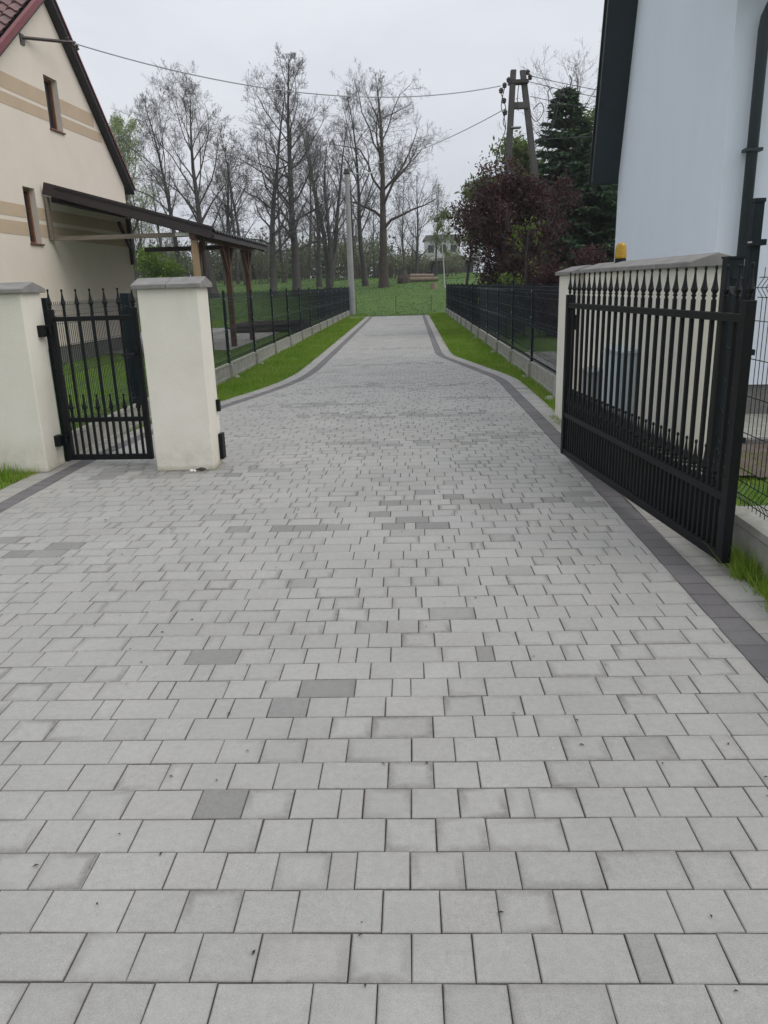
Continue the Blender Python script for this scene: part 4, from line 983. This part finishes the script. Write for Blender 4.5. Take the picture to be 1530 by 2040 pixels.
# spruce
def spruce(label, x, y, H, rad, seed):
    rnd = random.Random(seed); t = thing('spruce_tree', label, 'tree', (x, y, ground_z(x, y)))
    obj('trunk', MB().tube([(0, 0, -.2), (0, 0, H * .5), (0, 0, H)], [.2, .11, .015], 8), 'bark_brown', t)
    br_ = MB(); C = []; D = []
    z = .4
    while z < H - .1:
        f_ = 1 - z / H; ln0 = rad * (f_ ** .85) + .12
        for k in range(9):
            a = rnd.uniform(0, 2 * math.pi); ln = ln0 * rnd.uniform(.7, 1.12); d = Vector((math.cos(a), math.sin(a), 0))
            pts = [Vector((0, 0, z)) + d * ln * s + Vector((0, 0, (-.32 * s + .22 * s * s) * ln + (.25 * ln * s if f_ < .25 else 0))) for s in (0, .35, .7, 1)]
            br_.tube(pts, [.02, .015, .01, .006], 3, False)
            m = max(10, int(ln * 46))
            for i in range(m):
                s = (i + rnd.random()) / m; s = .15 + .85 * s; k2 = min(2, int(s * 3)); p = pts[k2].lerp(pts[k2 + 1], s * 3 - k2)
                side = Vector((-d.y, d.x, 0)) * rnd.choice((-1, 1)); dr = (d * rnd.uniform(.3, .9) + side * rnd.uniform(.2, .9) + Vector((0, 0, rnd.uniform(-.55, .12)))).normalized()
                C.append(p); D.append(dr * rnd.uniform(.16, .38))
        z += .16
    C = np.array([tuple(c) for c in C]); D = np.array([tuple(c) for c in D]); rg = np.random.default_rng(seed)
    quads = []
    for _ in range(2):
        b = rg.normal(0, 1, C.shape); b -= D * ((D * b).sum(1) / (D * D).sum(1))[:, None]; b /= np.linalg.norm(b, axis=1)[:, None]
        W = b * .040
        quads.append(np.stack([C - W, C + D * .5 - W * 1.2, C + D, C + D * .5 + W * 1.2], 1).reshape(-1, 3))
    obj('branches', br_, 'bark_brown', t); obj('needles', np_mesh('needles', np.concatenate(quads), 4), 'leaf_spruce', t)
spruce('tall dark spruce behind the purple tree', 6.3, 33.5, 8.8, 3.3, 3)
spruce('broader dark spruce beside the white house', 6.3, 28.6, 6.4, 2.5, 4)
# undergrowth belt at the back of the meadow (a mass nobody could count)
wd_all, tip_all = MB(), []
ur = random.Random(17)
for i in range(110):
    x = ur.uniform(-46, 14); y = ur.uniform(66, 86) + (8 if x > -1 else 0); h = ur.uniform(1.6, 4.6) * (1 if x < -2 else .6); zg = ground_z(x, y)
    for s in range(7):
        a = ur.uniform(0, 6.28); sp_ = ur.uniform(.2, .7)
        p0 = Vector((x + ur.uniform(-.6, .6), y + ur.uniform(-.6, .6), zg - .1)); p1 = p0 + Vector((math.cos(a) * sp_ * h * .5, math.sin(a) * sp_ * h * .5, h * ur.uniform(.6, 1)))
        pts = [p0, p0.lerp(p1, .5) + Vector((ur.gauss(0, .1), ur.gauss(0, .1), .15)), p1]; wd_all.tube(pts, [.035, .025, .014], 3, False)
        for q in range(4):
            b0 = pts[1].lerp(p1, ur.uniform(0, .9)); b1 = b0 + Vector((ur.gauss(0, .5), ur.gauss(0, .5), ur.uniform(.1, .7))); wd_all.tube([b0, b1], [.016, .01], 3, False); tip_all += [b0, b1, p1, b0.lerp(b1, .5)]
ug = thing('undergrowth', 'tangled brown green undergrowth along the back of the meadow', 'undergrowth'); ug['kind'] = 'stuff'
tag(obj('twigs', wd_all, 'twig_brown', ug), kind='stuff')
tag(obj('young_leaves', np_mesh('young_leaves', leaf_quads(tip_all, 42000, .12, .28, 1.2, .2, 9), 4), 'leaf_haze', ug), kind='stuff')
# evergreen mass low behind the trunks
pts = []
for i in range(60):
    x = ur.uniform(-48, -1); y = ur.uniform(84, 94); zg = ground_z(x, y); h = ur.uniform(1.5, 4.2)
    for s in range(40): pts.append((x + ur.gauss(0, 1.5), y + ur.gauss(0, 1.0), zg + h * ur.random()))
tag(obj('far_wood', np_mesh('far_wood', leaf_quads(pts, 20000, .38, .5, 1.2, .2, 10), 4), 'leaf_dark'), 'dark green far wood behind the bare trees', 'wood', kind='stuff')

# ------------------------------------------------------------------ far buildings, logs, cars
fhh = thing('far_house', 'pale far house half hidden behind the small bare tree', 'house', (4.6, 112, ground_z(4.6, 112)))
obj('wall', MB().box(-2.2, 0, 0, 2.6, 6, 4.6), 'far_white', fhh)
obj('roof', MB().prism([(-2.5, 4.601), (2.9, 4.601), (2.5, 5.2), (-2.1, 5.2)], 'y', -.3, 6.3), 'plinth_grey', fhh)
for x in (-1.4, .3, 1.7):
    for z in (.9, 2.9):
        wn = obj('window', MB().box(x - .4, -.02, z, x + .4, -.001, z + 1.0), 'glass_dark', fhh); obj('frame', MB().box(x - .46, -.012, z - .06, x + .46, -.0012, z - .001), 'far_white', wn)
sh = thing('dark_shed', 'low dark shed with pale roof behind the logs', 'shed', (4.2, 84, ground_z(4.2, 84) - .2))
obj('wall', MB().box(-1.6, 0, 0, 2.6, 3, 1.5), 'shed_dark', sh)
obj('roof', MB().prism([(-1.9, 1.501), (2.9, 1.501), (1.2, 2.0), (-1.2, 1.75)], 'y', -.3, 3.3), 'plinth_grey', sh)
fw_ = thing('far_fence', 'dark boarded far fence left of the shed', 'fence', (1.0, 86, ground_z(1.0, 86) - .1))
for i in range(16): obj('board', MB().box(-2.4 + i * .25, 0, 0, -2.17 + i * .25, .04, 1.15 + .04 * (i % 2)), 'shed_dark', fw_)
def car(label, x, y, m):
    t = thing('parked_car', label, 'car', (x, y, ground_z(x, y)))
    obj('body', MB().prism([(-2, .3), (2, .3), (2.05, .75), (1.2, .85), (.6, 1.35), (-1.0, 1.38), (-1.7, .9), (-2.05, .8)], 'y', -.8, .8), m, t, bevel=.06)
    obj('window', MB().prism([(-1.45, .9), (1.0, .9), (.52, 1.28), (-.95, 1.3)], 'y', -.812, -.801), 'glass_dark', t)
    for wx in (-1.3, 1.25):
        wl = MB(); 
        for yy_ in (-.82,):
            pts_ = [(wx + .32 * math.cos(a * math.pi / 8), .32 + .32 * math.sin(a * math.pi / 8)) for a in range(16)]
            wl.prism(pts_, 'y', -.83, -.62)
        obj('wheel', wl, 'black_paint', t)
car('far blue parked car seen between the trunks', -2.2, 97, 'far_car_blue'); car('far white parked car seen left of the lamp pole', -7.5, 99, 'far_white'); car('far white parked car right of the broad bare tree', 1.2, 99, 'far_white')
# felled logs
lg = thing('log_pile', 'felled pale logs lying in the meadow by the broad bare tree', 'logs', (.8, 59.3, ground_z(.8, 59.3)))
for a, b, r_ in (((-.9, 0, .2), (1.4, .15, .18), .16), ((-.8, .35, .18), (1.2, .5, .18), .15), ((-.7, .15, .45), (1.1, .3, .42), .14)):
    obj('log', MB().tube([a, b], [r_, r_ * .9], 10), 'log_wood', lg)
obj('root_plate', MB().lathe([(.1, 0), (.55, .05), (.5, .4), (.25, .7), (.08, .9)], 9, (-1.1, .1, -.1)), 'bark_brown', lg)
tag(obj('tree_stump', MB().lathe([(.32, -.1), (.26, .1), (.24, .35)], 10, (1.75, 55.0, ground_z(1.75, 55))), 'log_wood'), 'small pale stump standing in the meadow', 'stump')
bp = thing('branch_heap', 'heap of pale cut branches left of the green shrub', 'branches', (2.6, 36, ground_z(2.6, 36)))
rb = random.Random(8)
for k in range(22):
    a = rb.uniform(-.6, .6); p = Vector((rb.uniform(-.3, .6), rb.uniform(-.3, .3), rb.uniform(.05, .9)))
    obj('branch', MB().tube([p, p + Vector((rb.uniform(.5, 1.0) * math.cos(a), .3 * math.sin(a), rb.uniform(-.4, .1)))], [.05, .03], 6), 'log_wood', bp)
# manhole covers near the drive end and leaf litter
tag(obj('manhole_cover', MB().lathe([(.30, -.005), (.30, .006), (.27, .012)], 20, (-.85, 39.0, 0)), 'far_white'), 'pale round manhole cover near the end of the drive', 'manhole cover')
lv = []
rg = np.random.default_rng(4); nL = 260
x = rg.uniform(-2.9, 1.5, nL); y = .9 + 12 * rg.random(nL) ** 1.6; s = rg.uniform(.003, .011, nL); a = rg.uniform(0, 6.28, nL)
keep = np.array([xl(float(q)) < p < xr(float(q)) for p, q in zip(x, y)]); x, y, s, a = x[keep], y[keep], s[keep], a[keep]
ca, sa = np.cos(a), np.sin(a)
v = np.stack([np.stack([x - ca * s, y - sa * s, np.full_like(x, .004)], 1), np.stack([x + sa * s * .4, y - ca * s * .4, np.full_like(x, .007)], 1), np.stack([x + ca * s, y + sa * s, np.full_like(x, .004)], 1), np.stack([x - sa * s * .4, y + ca * s * .4, np.full_like(x, .008)], 1)], 1).reshape(-1, 3)
tag(obj('leaf_litter', np_mesh('leaf_litter', v, 4), 'litter'), 'tiny dark leaf scraps scattered over the pale pavers', 'litter', kind='stuff')

# ------------------------------------------------------------------ thin spring haze in the air
hz = obj('haze', MB().box(-420, -80, -1.2, 420, 720, 19.0), None); tag(hz, 'thin pale haze in the air over the whole place', 'haze', kind='stuff')
hm = bpy.data.materials.new('haze'); hm.use_nodes = True; hn = hm.node_tree.nodes; hn.clear()
ho = hn.new('ShaderNodeOutputMaterial'); pv = hn.new('ShaderNodeVolumePrincipled')
pv.inputs['Color'].default_value = (0.93, 0.95, 1.0, 1); pv.inputs['Density'].default_value = 0.0007; pv.inputs['Anisotropy'].default_value = 0.2
hm.node_tree.links.new(pv.outputs[0], ho.inputs['Volume']); hz.data.materials.append(hm)
